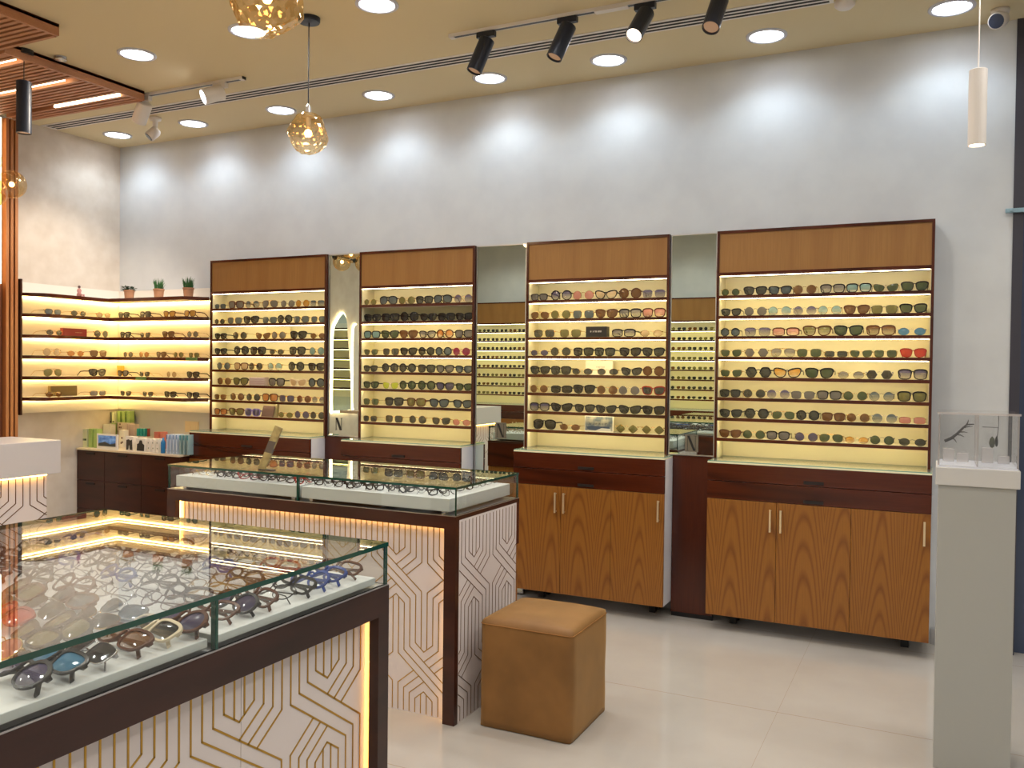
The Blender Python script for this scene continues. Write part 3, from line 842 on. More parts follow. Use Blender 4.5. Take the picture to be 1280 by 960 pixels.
# figurine on the top board
p = at(99, 368, X=-6.22)
r = empty('figurine', (-6.22, p.y, ZS[0] + .0135), 0, 'tiny pink seated figurine on the left top board of corner shelving', 'figurine')
fg = mat('figurine_pink', (186, 130, 124), .5)
put('torso', MB().lathe((0, 0, 0), [(0, 0), (.017, .003), (.02, .018), (.013, .032), (.018, .05), (.012, .062), (.006, .066), (.007, .07)], 12), fg, r, local=True, smooth=True)
put('head', MB().lathe((0, 0, .068), [(0, 0), (.008, .003), (.011, .011), (.008, .02), (0, .023)], 12), mat('figurine_dark', (90, 60, 60), .5), r, local=True, smooth=True)
put('leg', MB().tube([(.008, -.005, .012), (.042, -.008, .014), (.05, -.01, -.045)], [.008, .007, .004], 8), fg, r, local=True, smooth=True)
put('leg', MB().tube([(.008, .008, .012), (.042, .01, .014), (.05, .012, -.03)], [.008, .007, .004], 8), fg, r, local=True, smooth=True)
put('arm', MB().tube([(0, -.016, .05), (.014, -.024, .034), (.02, -.014, .022)], [.005, .004, .003], 8), fg, r, local=True, smooth=True)

# ---------------------------------------------------------------- low dark cabinet and the goods on it
lc = empty('low_cabinet', (-5.83, 4.9, 0), 0, 'low dark walnut cabinet with pale top in the left corner under the shelving', 'cabinet')
put('carcass', MB().box(-6.415, -5.245, 4.93, 5.325, .05, .781), M['darkw'], lc)
put('worktop', MB().box(-6.415, -5.245, 4.9, 5.325, .781, .795), mat('pale_stone_top', (222, 204, 176), .3), lc)
put('kick_board', MB().box(-6.41, -5.25, 4.96, 4.98, 0, .05), M['black'], lc)
for x0, x1 in ((-6.413, -6.085), (-6.081, -5.664), (-5.66, -5.247)):
    for z0, z1 in ((.055, .290), (.293, .53), (.533, .778)):
        d_ = put('drawer', MB().box(x0, x1, 4.91, 4.93, z0, z1), M['darkw'], lc, bevel=.001)
        put('handle', MB().box((x0 + x1) / 2 - .05, (x0 + x1) / 2 + .05, 4.903, 4.911, z1 - .03, z1 - .014), M['notch'], d_)
ZL = .7957


def goods(px0, px1, pt, pb, Y, d, m, name, label, cat, extra=None, base=ZL, group=None, tilt=0, gap=0):
    a = at(px0, pt, Y=Y); b = at(px1, pb, Y=Y)
    zb = base; h = a.z - zb
    x0 = max(a.x, -6.412)
    root = empty(name, ((x0 + b.x) / 2, Y, zb), 0, label, cat, group)
    w = (b.x - x0) / 2 - gap
    put('body', MB().box(-w, w, 0, d, 0, h), m, root, local=True, bevel=.001)
    if extra: extra(root, w, h)
    if tilt: root.rotation_euler.x = tilt
    return zb + h


def X8(v): return 90 + v / 8
def Y8(v): return 500 + v / 8
lg = mat('light_green_card', (150, 178, 104), .5); lgw = mat('green_white_card', (206, 212, 178), .5); wc = mat('white_card', (226, 222, 216), .5)
def dots(m, pts, s=.008):
    def f(root, w, h):
        mb = MB()
        for x, z in pts: mb.box(-w + x * 2 * w - s, -w + x * 2 * w + s, -.0008, 0, z * h - s, z * h + s)
        put('print', mb, m, root, local=True)
    return f


gp = mat('dark_green_print', (62, 84, 58), .5)
goods(X8(65), X8(112), Y8(290), 0, 4.970, .06, lgw, 'contact_lens_box', 'pale green lens box with dark print, far left on the low cabinet', 'box', dots(gp, [(.35, .42), (.6, .42)], .008), gap=.001)
goods(X8(114), X8(162), Y8(290), 0, 4.970, .06, lgw, 'contact_lens_box', 'pale green lens box, second from the left on the low cabinet', 'box', dots(gp, [(.35, .42), (.6, .42)], .008), gap=.001)
goods(X8(165), X8(212), Y8(287), 0, 4.975, .055, lg, 'contact_lens_box', 'plain light green lens box, third from left on the low cabinet', 'box', gap=.001)
goods(X8(214), X8(262), Y8(290), 0, 4.975, .055, lg, 'contact_lens_box', 'plain light green lens box left of the tablet on low cabinet', 'box', gap=.001)
zt = goods(X8(308), X8(445), Y8(226), 0, 5.235, .07, lg, 'contact_lens_box', 'light green carton under the stacked pale boxes at the wall', 'box', gap=.002)
for i, (q0, q1, mm, l_) in enumerate(((308, 352, lgw, 'leftmost of three pale print lens boxes on the green carton'), (352, 397, lgw, 'middle of three pale print lens boxes on the green carton'), (397, 445, lgw, 'right one of three pale print lens boxes on the green carton'))):
    goods(X8(q0), X8(q1), Y8(118), 0, 5.235, .07, mm, 'contact_lens_box', l_, 'box', dots(gp, [(.35, .12), (.6, .12)], .006), base=zt + .0004, gap=.0012, group='lens boxes stacked at the wall')
tall = goods(X8(448), X8(592), Y8(222), 0, 5.255, .05, mat('lilac_white_card', (206, 190, 180), .5), 'contact_lens_box', 'wide lilac white carton at the wall behind the tablet', 'box', dots(mat('maroon_print', (100, 60, 66), .5), [(.25, .92), (.2, .78), (.32, .78)], .007), gap=.002)
for i in range(3):
    goods(X8(448 + 48 * i), X8(496 + 48 * i), Y8(112), 0, 5.255, .05, lg, 'contact_lens_box', '%s of three plain green lens boxes high on the lilac carton' % ['leftmost', 'middle', 'rightmost'][i], 'box', base=tall + .0004, gap=.0012, group='green boxes high on the stack')
goods(X8(262), X8(400), Y8(238), 0, 5.16, .05, wc, 'carton', 'plain white carton behind the tablet on the low cabinet', 'box')
# tablet style display frame
def screen(root, w, h):
    m = noise_mix(mat('screen_picture', (60, 96, 150), .15, emit=(70, 110, 170), es=.35), (40, 66, 110), (120, 160, 200), 16, (1, 1, 2), detail=5)
    put('screen', MB().box(-w * .84, w * .84, -.0015, 0, h * .2, h * .9), m, root, local=True)
    put('hills', MB().prism([(-w * .84, h * .2), (w * .84, h * .2), (w * .84, h * .44), (w * .3, h * .34), (-w * .2, h * .5), (-w * .84, h * .36)], -.0022, -.0012, 0, 'xz'), mat('dusky_hills', (62, 66, 62), .3), root, local=True)
goods(X8(248), X8(468), Y8(335), 0, 4.940, .012, wc, 'tablet_display', 'white framed tablet showing a blue mountain picture on the low cabinet', 'tablet', screen)
goods(X8(472), X8(532), Y8(300), 0, 5.12, .05, wc, 'carton', 'white carton with dark spots right of the tablet', 'box', dots(mat('maroon_spots', (90, 60, 62), .5), [(.6, .55), (.45, .25), (.7, .3)], .008), gap=.001)
pk = mat('striped_lilac_card', (196, 176, 168), .5)
z1 = goods(X8(540), X8(680), Y8(360), 0, 5.19, .05, wc, 'carton', 'white carton under the striped lilac box on the low cabinet', 'box')
goods(X8(540), X8(640), Y8(240), 0, 5.19, .05, pk, 'carton', 'striped lilac carton standing on a white carton', 'box', lambda r, w, h: put('stripes', MB().box(-w * .6, -w * .56, -.0008, 0, 0, h).box(-w * .2, -w * .16, -.0008, 0, 0, h).box(w * .2, w * .24, -.0008, 0, 0, h).box(w * .6, w * .64, -.0008, 0, 0, h), mat('grey_lines', (140, 120, 124), .5), r, local=True), base=z1 + .0004)
z2 = goods(X8(682), X8(768), Y8(362), 0, 5.17, .05, wc, 'carton', 'white carton under the teal boxes', 'box', gap=.001)
for i in range(3):
    goods(X8(645 + 34 * i), X8(679 + 34 * i), Y8(285), 0, 5.172, .035, mat('teal_card', (30, 142, 150), .5), 'small_carton', '%s of three small teal cartons stacked above white cartons' % ['leftmost', 'middle', 'rightmost'][i], 'box', base=z2 + .0005, gap=.0008, group='teal cartons')
goods(X8(750), X8(770), Y8(285), 0, 5.175, .03, mat('maroon_card', (120, 50, 44), .5), 'small_carton', 'small maroon carton behind the teal cartons', 'box', base=z2 + .0005)
fig = lambda pts: (lambda root, w, h: put('print', MB().prism([(-w + x * 2 * w, z * h) for x, z in pts], -.001, 0, 0, 'xz'), mat('black_figure_print', (44, 42, 44), .5), root, local=True))
goods(X8(537), X8(628), Y8(362), 0, 4.965, .045, wc, 'carton', 'white carton with a black garment shape right of the tablet', 'box', fig([(.05, .05), (.35, .05), (.45, .45), (.55, .05), (.92, .05), (.85, .78), (.6, .72), (.4, .8), (.1, .74)]), gap=.001)
goods(X8(640), X8(745), Y8(380), 0, 4.950, .045, wc, 'carton', 'white carton with a black bag shape near the front edge', 'box', fig([(.08, .05), (.92, .05), (.95, .5), (.75, .62), (.68, .85), (.42, .85), (.32, .62), (.12, .55)]), gap=.001)
for i in range(3):
    goods(X8(752 + 44 * i), X8(796 + 44 * i), Y8(388), 0, 4.955, .045, wc, 'carton', '%s of three small white cartons with grey marks' % ['leftmost', 'middle', 'rightmost'][i], 'box', dots(mat('grey_marks', (130, 140, 130), .5), [(.5, .3), (.4, .7)], .005), gap=.001, group='white cartons with grey marks')
z3 = goods(X8(800), X8(885), Y8(380), 0, 5.20, .05, wc, 'carton', 'white carton at the wall under the pink cartons', 'box', gap=.001)
for i in range(2):
    goods(X8(820 + 60 * i), X8(878 + 60 * i), Y8(318), 0, 5.2, .04, mat('pink_red_card', (200, 120, 116), .5), 'small_carton', '%s pink and white carton lying at the wall' % ['left', 'right'][i], 'box', base=z3 + .0005 if i == 0 else ZL, gap=.001, group='pink cartons')
bt = MB().lathe((0, 0, 0), [(0, 0), (.017, 0), (.018, .004), (.018, .085), (.012, .10), (.008, .104), (.008, .122), (0, .122)], 16)
p = at(X8(912), 560, Y=4.955)
put('solution_bottle', bt, mat('blue_plastic', (30, 110, 170), .25), loc=None, smooth=True).location = (p.x, 4.955, ZL)
tag(S.objects['solution_bottle'], 'blue solution bottle standing among cartons on the low cabinet', 'bottle')
bw = mat('blue_white_card', (186, 200, 222), .45); tg = mat('teal_grey_card', (142, 168, 172), .4)
for i in range(4):
    goods(X8(942 + 32 * i), X8(974 + 32 * i), Y8(345), 0, 4.945, .07, bw, 'solution_carton', '%s of four tall blue white cartons on the low cabinet' % ['leftmost', 'second', 'third', 'rightmost'][i], 'box', lambda r, w, h: put('band', MB().box(-w * .9, w * .9, -.0008, 0, h * .75, h * .97).box(-w * .3, w * .3, -.0008, 0, h * .12, h * .2), mat('blue_band', (110, 140, 190), .45), r, local=True), gap=.0008, group='blue white cartons')
for i in range(3):
    goods(X8(1073 + 37 * i), X8(1108 + 37 * i), Y8(350), 0, 4.945, .07, tg, 'solution_carton', '%s of three teal grey cartons beside the tall cabinet' % ['leftmost', 'middle', 'rightmost'][i], 'box', lambda r, w, h: put('band', MB().box(-w * .9, w * .9, -.0008, 0, h * .74, h * .97), mat('teal_band', (60, 140, 156), .45), r, local=True), gap=.0008, group='teal grey cartons')
p = at(240, 533.5, Y=5.325)
o = put('socket_plate', MB().box(p.x - .075, p.x + .075, 5.32, 5.33, p.z - .045, p.z + .045).box(p.x - .06, p.x - .005, 5.317, 5.32, p.z - .03, p.z + .03).box(p.x + .005, p.x + .06, 5.317, 5.32, p.z - .03, p.z + .03), mat('ivory_plastic', (222, 205, 172), .4), loc=(p.x, 5.33, p.z))
tag(o, 'ivory double switch plate on the wall above the low cabinet', 'switch')


# ---------------------------------------------------------------- glass display cases
def glass_case(x0, x1, y0, y1, label, front, tray_z, fascia, post, woodm, divs, gt=.010):
    """front: 'y' = recessed lit front on -Y, 'x' = recessed lit front on +X"""
    ZT = .88; GT = 1.0
    root = empty('display_case', ((x0 + x1) / 2, (y0 + y1) / 2, 0), 0, label, 'display case', 'glass display cases')
    P = lambda n, mb, m, p=root, **k: put(n, mb, m, p, **k)
    P('top_slab', MB().box(x0, x1, y0, y1, ZT - .02, ZT - .003), woodm)
    P('metal_trim', MB().box(x0 + .001, x1 - .001, y0 + .001, y1 - .001, ZT - .003, ZT), M['steel'])
    t = .008
    g = [M['glass'], M['edge']]
    fs = [x0 + .004] + (list(divs) if front == 'y' else []) + [x1 - .004]
    for a_, b_ in zip(fs[:-1], fs[1:]):
        P('glass_front', MB().box(a_ + (.0045 if a_ in divs else 0), b_ - (.0045 if b_ in divs else 0), y0 + .004, y0 + .004 + t, ZT, GT - gt, 0, zmi=1, xmi=1), g)
    P('glass_back', MB().box(x0 + .004, x1 - .004, y1 - .004 - t, y1 - .004, ZT, GT - gt, 0, zmi=1, xmi=1), g)
    P('glass_side', MB().box(x0 + .004, x0 + .004 + t, y0 + .0125, y1 - .0125, ZT, GT - gt, 0, zmi=1, ymi=1), g)
    fs = [y0 + .0125] + (list(divs) if front == 'x' else []) + [y1 - .0125]
    for a_, b_ in zip(fs[:-1], fs[1:]):
        P('glass_side', MB().box(x1 - .004 - t, x1 - .004, a_ + (.0045 if a_ in divs else 0), b_ - (.0045 if b_ in divs else 0), ZT, GT - gt, 0, zmi=1, ymi=1), g)
    P('glass_top', MB().box(x0 + .002, x1 - .002, y0 + .002, y1 - .002, GT - gt, GT, 0, xmi=1, ymi=1), g)
    for dv in divs:
        if front == 'y':
            P('glass_divider', MB().box(dv - .004, dv + .004, y0 + .0035, y0 + .017, ZT, GT - gt), M['edge'])
        else:
            P('glass_divider', MB().box(x1 - .017, x1 - .0035, dv - .004, dv + .004, ZT, GT - gt), M['edge'])
    zb = ZT + .006 if front == 'x' else ZT + .012
    ins = .018
    cuts = [(y0 + .03)] + list(divs) + [y1 - .03] if front == 'x' else [x0 + .03] + list(divs) + [x1 - .03]
    for a_, b_ in zip(cuts[:-1], cuts[1:]):
        bx = (x0 + ins, x1 - ins, a_ + .012, b_ - .012) if front == 'x' else (a_ + .012, b_ - .012, y0 + ins, y1 - ins)
        mb = MB().box(*bx, zb, tray_z, 1, zmi=0)
        tr = P('tray', mb, [M['tray'], M['trayface']], bevel=.002)
        P('runner', MB().box(bx[0] + .03, bx[0] + .05, bx[2] + .02, bx[3] - .02, ZT, zb).box(bx[1] - .05, bx[1] - .03, bx[2] + .02, bx[3] - .02, ZT, zb), M['steel'], tr)
    zf = ZT - .02
    rec = .045
    if front == 'y':
        P('fascia', MB().box(x0, x1, y0, y0 + .03, fascia, zf), woodm)
        P('post', MB().box(x0, x0 + post, y0, y0 + .03, 0, fascia), woodm); P('post', MB().box(x1 - post, x1, y0, y0 + .03, 0, fascia), woodm)
        fp = P('front_panel', MB().box(x0 + .01, x1 - .01, y0 + rec, y0 + rec + .012, .0, zf), M['panel'])
        P('inlay', strapwork(MB(), x0 + post, x1 - post, .006, fascia - .004, -2.105, .029, .0232, .594, .408, .004, y0 + rec - .0012, y0 + rec + .0004), M['gold'], fp)
        P('led_strip', MB().box(x0 + post + .002, x1 - post - .002, y0 + .031, y0 + .036, fascia + .004, fascia + .012), M['ledhot'])
        for xx in (x0 + post - .012, x1 - post + .004):
            P('led_strip', MB().box(xx, xx + .008, y0 + .031, y0 + .037, .01, fascia), M['ledhot'])
        # patterned ends
        for xx, s, u_ in ((x1, 1, .029), (x0, -1, .029)):
            ep = P('end_panel', MB().box(min(xx, xx - s * .012), max(xx, xx - s * .012), y0 + .03, y1 - .03, .0, zf), M['panel'])
            ya_ = at(592.8, 683, X=-1.783).y; ub = (at(634, 665, X=-1.783).y - ya_) / 10
            q = strapwork(MB(), y0 + .034, y1 - .034, .006, zf - .01, ya_, ub, .0232, .594, .408, .003, 0, 1)
            mm = MB(); mm.f = q.f; mm.mi = q.mi
            mm.v = [(xx + s * (-.0004 if yy < .5 else .001), x, z) for x, yy, z in q.v]
            P('inlay', mm, M['bronze'], ep)
        # service side: drawers fascia over oak doors
        P('rear_fascia', MB().box(x0, x1, y1 - .03, y1, .66, zf), M['mahog'])
        n = 4; w = (x1 - x0) / n
        for i in range(n):
            d_ = P('door', MB().box(x0 + i * w + .001, x0 + (i + 1) * w - .001, y1 - .03, y1 - .01, .05, .657), M['oak'])
            hx = x0 + (i + 1) * w - .04 if i % 2 == 0 else x0 + i * w + .03
            P('handle', MB().box(hx, hx + .01, y1 - .01, y1 + .014, .5, .62), M['handle'], d_)
    else:
        P('fascia', MB().box(x1 - .03, x1, y0, y1, fascia, zf), woodm)
        P('post', MB().box(x1 - .03, x1, y1 - post, y1, 0, fascia), woodm); P('post', MB().box(x1 - .03, x1, y0, y0 + post, 0, fascia), woodm)
        q = strapwork(MB(), y0 + post, y1 - post, .006, fascia - .004, 1.525, .0325, .0232, .586, .408, .0048, 0, 1)
        # the front is two panels meeting at a fine seam
        mid = 1.531
        for pa, pb_ in ((y0 + .01, mid - .0008), (mid + .0008, y1 - .01)):
            fp = P('front_panel', MB().box(x1 - rec - .012, x1 - rec, pa, pb_, .0, zf), M['panel'])
        mm = MB(); mm.f = q.f; mm.mi = q.mi
        mm.v = [(x1 - rec + (-.0004 if yy < .5 else .0012), x, z) for x, yy, z in q.v]
        P('inlay', mm, M['gold'], fp)
        for yy in (y1 - post + .018, y0 + post - .026):
            P('led_strip', MB().box(x1 - .037, x1 - .031, yy, yy + .008, .01, fascia), M['ledhot'])
        # service end
        P('rear_fascia', MB().box(x0, x1 - .03, y1 - .03, y1, .66, zf), M['mahog'])
        n = 3; w = (x1 - .03 - x0) / n
        for i in range(n):
            d_ = P('door', MB().box(x0 + i * w + .001, x0 + (i + 1) * w - .001, y1 - .03, y1 - .01, .05, .657), M['oak'])
            P('handle', MB().box(x0 + i * w + .03, x0 + i * w + .04, y1 - .01, y1 + .014, .5, .62), M['handle'], d_)
        P('end_panel', MB().box(x0, x1 - .03, y0, y0 + .012, 0, zf), M['panel'])
        P('end_panel', MB().box(x0, x0 + .012, y0 + .012, y1 - .03, 0, zf), M['panel'])
    return root


glass_case(-3.44, -1.783, 3.14, 3.752, 'glass topped display case with patterned panels beside the mustard ottoman', 'y', .946, .824, .056, M['darkw'], [-2.621])
glass_case(-2.565, -1.392, .22, 2.07, 'large glass topped display case full of sunglasses in the near left', 'x', .905, .796, .05, M['nearw'], [1.412], gt=.012)

# eyewear lying in the near case: pairs face the front of the shop, leaning back on folded temples
rr = random.Random(3)
styles = ['rnd', 'avi', 'sqr', 'way', 'cat', 'ovl']
front_row = [('rnd', 'pu', 'k', 0), ('rnd', 'pu', 'k', 1), ('way', 'bl', 'k', 0), ('sqr', 'bk', 's', 0), ('way', 'br', 't', 1), ('sqr', 'bk', 'c', 1), ('rnd', 'pu', 't', 0)]
colA = ['dk', 'pu', 'br', 'gy', 'dk', 'bk', 'sl', 'pk', 'ol']
ncol = 6
for c in range(ncol):
    X = -1.500 - .178 * c
    lo = .93 + (-1.4 - X) * .647 - .05
    k = 0
    ys = [.925 + .075 * i for i in range(7)]
    for i, Y in enumerate(ys):
        if Y < lo: continue
        if c == 0: st_, l_, f_, g_ = front_row[i]
        else:
            st_ = rr.choice(['rnd', 'avi', 'sqr', 'way', 'cat', 'rnd']); l_ = rr.choice(colA); f_ = rr.choice('ktgkts'); g_ = rr.random() < .3
            if (c, i) == (2, 4): l_, f_, st_ = 'rd', 'r', 'way'
        specs(st_, f_ in 'ktrc', True, l_, f_, bool(g_), (X + (0 if c == 0 else rr.uniform(-.004, .004)), Y, .905), rr.uniform(-.28, -.1), -1.12, 1.3 if st_ in ('rnd', 'ovl') else 1.24,
              '%s %s sunglasses lying in near display case, row %s from aisle, place %s' % (LN[l_], SN[st_], ['one', 'two', 'three', 'four', 'five', 'six', 'seven'][c], ['one', 'two', 'three', 'four', 'five', 'six', 'seven'][i]),
              'sunglasses in the near display case')
optf = ['k', 't', 'w', 'b', 'd', 'k', 'g', 't', 'k', 's', 'r']
for c in range(7):
    X = -1.496 - .160 * c
    n = 0
    for i in range(8):
        Y = 1.475 + .0685 * i
        st_ = rr.choice(['rec', 'rnd', 'sqr', 'way', 'ovl', 'cat']); f_ = rr.choice(optf); l_ = 'cl'
        if c == 0: f_ = ['t', 'k', 't', 'k', 'k', 'b', 'b', 't'][i]; st_ = ['way', 'rnd', 'sqr', 'way', 'sqr', 'rnd', 'way', 'rec'][i]
        if c == 0 and i == 1: l_ = 'pu'
        n += 1
        specs(st_, f_ in 'ktrwb' and rr.random() < .75, True, l_, f_, False, (X + rr.uniform(-.003, .003), Y, .905), rr.uniform(-.3, -.02), -.95, 1.15,
              '%s framed %s eyeglasses at far end of near display case, row %s, place %s' % (FC[f_][3], SN[st_], ['one', 'two', 'three', 'four', 'five', 'six', 'seven'][c], ['one', 'two', 'three', 'four', 'five', 'six', 'seven', 'eight'][i]),
              'eyeglasses in the near display case', 'eyeglasses', 'eyeglasses')
# eyeglasses packed in the middle case
NUM = ['one', 'two', 'three', 'four', 'five', 'six', 'seven', 'eight', 'nine', 'ten', 'eleven', 'twelve', 'thirteen', 'fourteen', 'fifteen', 'sixteen', 'seventeen', 'eighteen', 'nineteen', 'twenty', 'twenty-one', 'twenty-two', 'twenty-three', 'twenty-four', 'twenty-five', 'twenty-six', 'twenty-seven', 'twenty-eight']
nc = 28
for c in range(nc):
    X = -3.376 + .0558 * c
    if abs(X + 2.621) < .024: continue
    for j in range(4):
        Y = 3.242 + .136 * j
        f_ = rr.choice('tgkg' if X < -3.15 else ('rkwkkw' if X < -2.62 else ('kkdkk' if X < -2.35 else 'dksdk')))
        st_ = rr.choice(['rec', 'rnd', 'sqr', 'way', 'ovl'])
        specs(st_, f_ in 'krw', True, 'cl', f_, False, (X + rr.uniform(-.004, .004), Y + rr.uniform(-.003, .003), .946), PI / 2 + rr.uniform(-.3, .25), -.42, .96,
              '%s %s eyeglasses in middle display case, column %s from the left, row %s back' % (FC[f_][3], SN[st_], NUM[c], NUM[j]),
              'eyeglasses in the middle display case', 'eyeglasses', 'eyeglasses')

# slanted brand card on the middle case
pf = at(327, 587, Z=1.0); r = empty('counter_sign', (pf.x, pf.y, 1.0005), 0, 'slim gold and grey sign card leaning on the middle glass case', 'sign')
gm = noise_mix(mat('gold_card', (176, 158, 104), .35), (150, 132, 84), (190, 172, 118), 30); gk = mat('grey_band', (96, 86, 78), .35)
hw = .021; hh = .215; sl = .105
bd = put('card', MB().prism([(-hw, 0.003), (hw, 0), (hw + sl, hh - .014), (-hw + sl, hh)], -.004, .004, 0, 'xz'), gm, r, local=True)
f1, f2 = .4, .66
put('band', MB().prism([(-hw + sl * f1 - .0005, hh * f1), (hw + sl * f1 + .0005, hh * f1 - .006), (hw + sl * f2 + .0005, hh * f2 - .006), (-hw + sl * f2 - .0005, hh * f2)], -.0048, .0048, 0, 'xz'), gk, bd, local=True)
put('foot', MB().box(-.01, .075, -.014, .014, 0, .0035), M['black'], r, local=True)

# ---------------------------------------------------------------- ottoman
ot = empty('ottoman', (-1.485, 3.4, 0), 0, 'mustard velvet cube ottoman standing on the tiled floor', 'ottoman')
bm = bmesh.new(); bmesh.ops.create_cube(bm, size=1)
bmesh.ops.subdivide_edges(bm, edges=bm.edges, cuts=15, use_grid_fill=True)
for v in bm.verts:
    x, y, z = v.co; q = (z + .5)
    n_ = noise.noise(Vector((x * 3, y * 3, z * 3))) * .003
    puff = (1 - (2 * x) ** 4) * (1 - (2 * y) ** 4)
    X = x * .413; Y = y * .405; Z = q * .448
    if q > .99: Z += .017 * max(puff, 0) + noise.noise(Vector((x * 5, y * 5, 3))) * .006 * max(puff, 0)
    k = 1 + .018 * math.sin(PI * q)
    X *= k; Y *= k
    # round the vertical and top edges
    r_ = .014
    ex, ey, ez = abs(X) - (.2065 - r_), abs(Y) - (.2025 - r_), Z - (.448 - r_)
    d = Vector((max(ex, 0), max(ey, 0), max(ez, 0) if q > .9 else 0))
    if sum(1 for q_ in d if q_ > 0) >= 2 and d.length > r_:
        s = r_ / d.length
        if ex > 0: X = math.copysign(.2065 - r_ + ex * s, X)
        if ey > 0: Y = math.copysign(.2025 - r_ + ey * s, Y)
        if ez > 0 and q > .9: Z = .448 - r_ + ez * s
    v.co = (X + n_, Y + n_, max(Z, .0) + .004)
me = bpy.data.meshes.new('cushion'); bm.to_mesh(me); bm.free(); me.materials.append(M['velvet'])
me.polygons.foreach_set('use_smooth', [True] * len(me.polygons))
o = bpy.data.objects.new('upholstery', me); C.objects.link(o); o.parent = ot
sm = MB()
z = .432
pr_ = [(-.196, -.2035), (.196, -.2035), (.2075, -.192), (.2075, .192), (.196, .2035), (-.196, .2035), (-.2075, .192), (-.2075, -.192), (-.196, -.2035)]
sm.tube([(x, y, z) for x, y in pr_], .0022, 6, cap=False)
put('seam_piping', sm, mat('mustard_piping', (150, 100, 42), .7), ot, local=True, smooth=True)
put('base_board', MB().box(-.195, .195, -.19, .19, 0, .006), M['black'], ot, local=True)

# ---------------------------------------------------------------- plinth with acrylic box
pd = empty('plinth', (.145, 3.79, 0), 0, 'tall pale grey display plinth standing right of the cabinets', 'plinth')
put('column', MB().box(.016, .272, 3.66, 3.92, 0, 1.078), M['ped'], pd, bevel=.002)
put('cap', MB().box(.006, .284, 3.65, 3.93, 1.078, 1.145), mat('plinth_cap', (205, 203, 200), .4), pd, bevel=.003)
put('light_tray', MB().box(.014, .276, 3.658, 3.922, 1.145, 1.152), mat('white_glow_tray', (235, 238, 248), .3), pd)
ab = empty('acrylic_box', (.145, 3.79, 1.1525), 0, 'clear acrylic box on top of the grey plinth', 'display box')
x0, x1, y0, y1, z0, z1 = .012, .278, 3.656, 3.924, 1.1525, 1.345
t = .006
w_ = MB()
w_.box(x0, x1, y0, y0 + t, z0, z1, 0, xmi=1, zmi=1).box(x0, x1, y1 - t, y1, z0, z1, 0, xmi=1, zmi=1).box(x0, x0 + t, y0 + t, y1 - t, z0, z1, 0, ymi=1, zmi=1).box(x1 - t, x1, y0 + t, y1 - t, z0, z1, 0, ymi=1, zmi=1)
put('walls', w_, [M['acryl'], M['acedge']], ab)
put('lid', MB().box(x0 - .004, x1 + .004, y0 - .004, y1 + .004, z1, z1 + .008, 0, xmi=1, ymi=1), [M['acryl'], M['acedge']], ab)
put('centre_partition', MB().box(.142, .147, y0 + t, y1 - t, z0, z1), M['acedge'], ab)
# branch, strand of leaves and clear stands
br = empty('branch', (.08, 3.78, 1.27), 0, 'small dark branch with twigs inside the acrylic box', 'branch')
bk = mat('dark_bark', (58, 56, 52), .7)
ba = MB(); c_ = (.08, 3.78, 1.27)
P0 = [(-.045, 0, -.035), (-.02, .005, -.022), (0, 0, -.002), (.018, -.004, .02), (.03, .0, .032), (.055, .004, .034)]
put('stem', MB().tube(P0, [.006, .006, .005, .004, .003, .002], 7), bk, br, local=True, smooth=True)
for a_, b_ in (((-.02, .005, -.022), (-.004, -.01, -.038)), ((-.005, 0, -.008), (.022, .008, -.016)), ((.004, 0, .002), (.034, -.008, .001)), ((.018, -.004, .02), (.05, -.01, .026)), ((.03, 0, .032), (.035, .01, .05))):
    put('twig', MB().tube([a_, tuple((p + q) / 2 + .002 for p, q in zip(a_, b_)), b_], [.003, .002, .001], 6), bk, br, local=True, smooth=True)
pl = empty('hanging_sprig', (.212, 3.78, 1.25), 0, 'dried dark sprig on a thin wire in the right half of the acrylic box', 'dried plant')
put('wire', MB().tube([(-.05, 0, .045), (.005, 0, .045), (.005, 0, .09)], .0015, 6).tube([(.005, 0, .045), (.0, 0, -.01)], .0012, 6), bk, pl, local=True)
put('leaf', MB().lathe((-.015, 0, -.035), [(0, 0), (.007, .006), (.011, .02), (.008, .036), (0, .046)], 10), mat('dry_leaf', (70, 76, 60), .7), pl, local=True, smooth=True)
put('leaf', MB().lathe((.0, .006, -.03), [(0, 0), (.004, .006), (.006, .02), (.004, .034), (0, .044)], 10), mat('dry_leaf_dark', (52, 56, 48), .7), pl, local=True, smooth=True)
for sx, hgt in ((.05, .05), (.10, .035), (.185, .06), (.24, .03)):
    o = put('acrylic_riser', MB().box(sx - .02, sx + .02, 3.83, 3.87, 1.1525, 1.1525 + hgt), [mat('riser_acrylic', (232, 226, 222), .1, alpha=.4)], loc=(sx, 3.85, 1.1525), bevel=.002)
    tag(o, {.05: 'small clear riser at the far left inside the acrylic box', .10: 'low clear riser left of the partition in the acrylic box', .185: 'tallest clear riser right of the partition in the acrylic box', .24: 'lowest clear riser at the right end of the acrylic box'}[sx], 'riser', 'clear risers in the acrylic box')

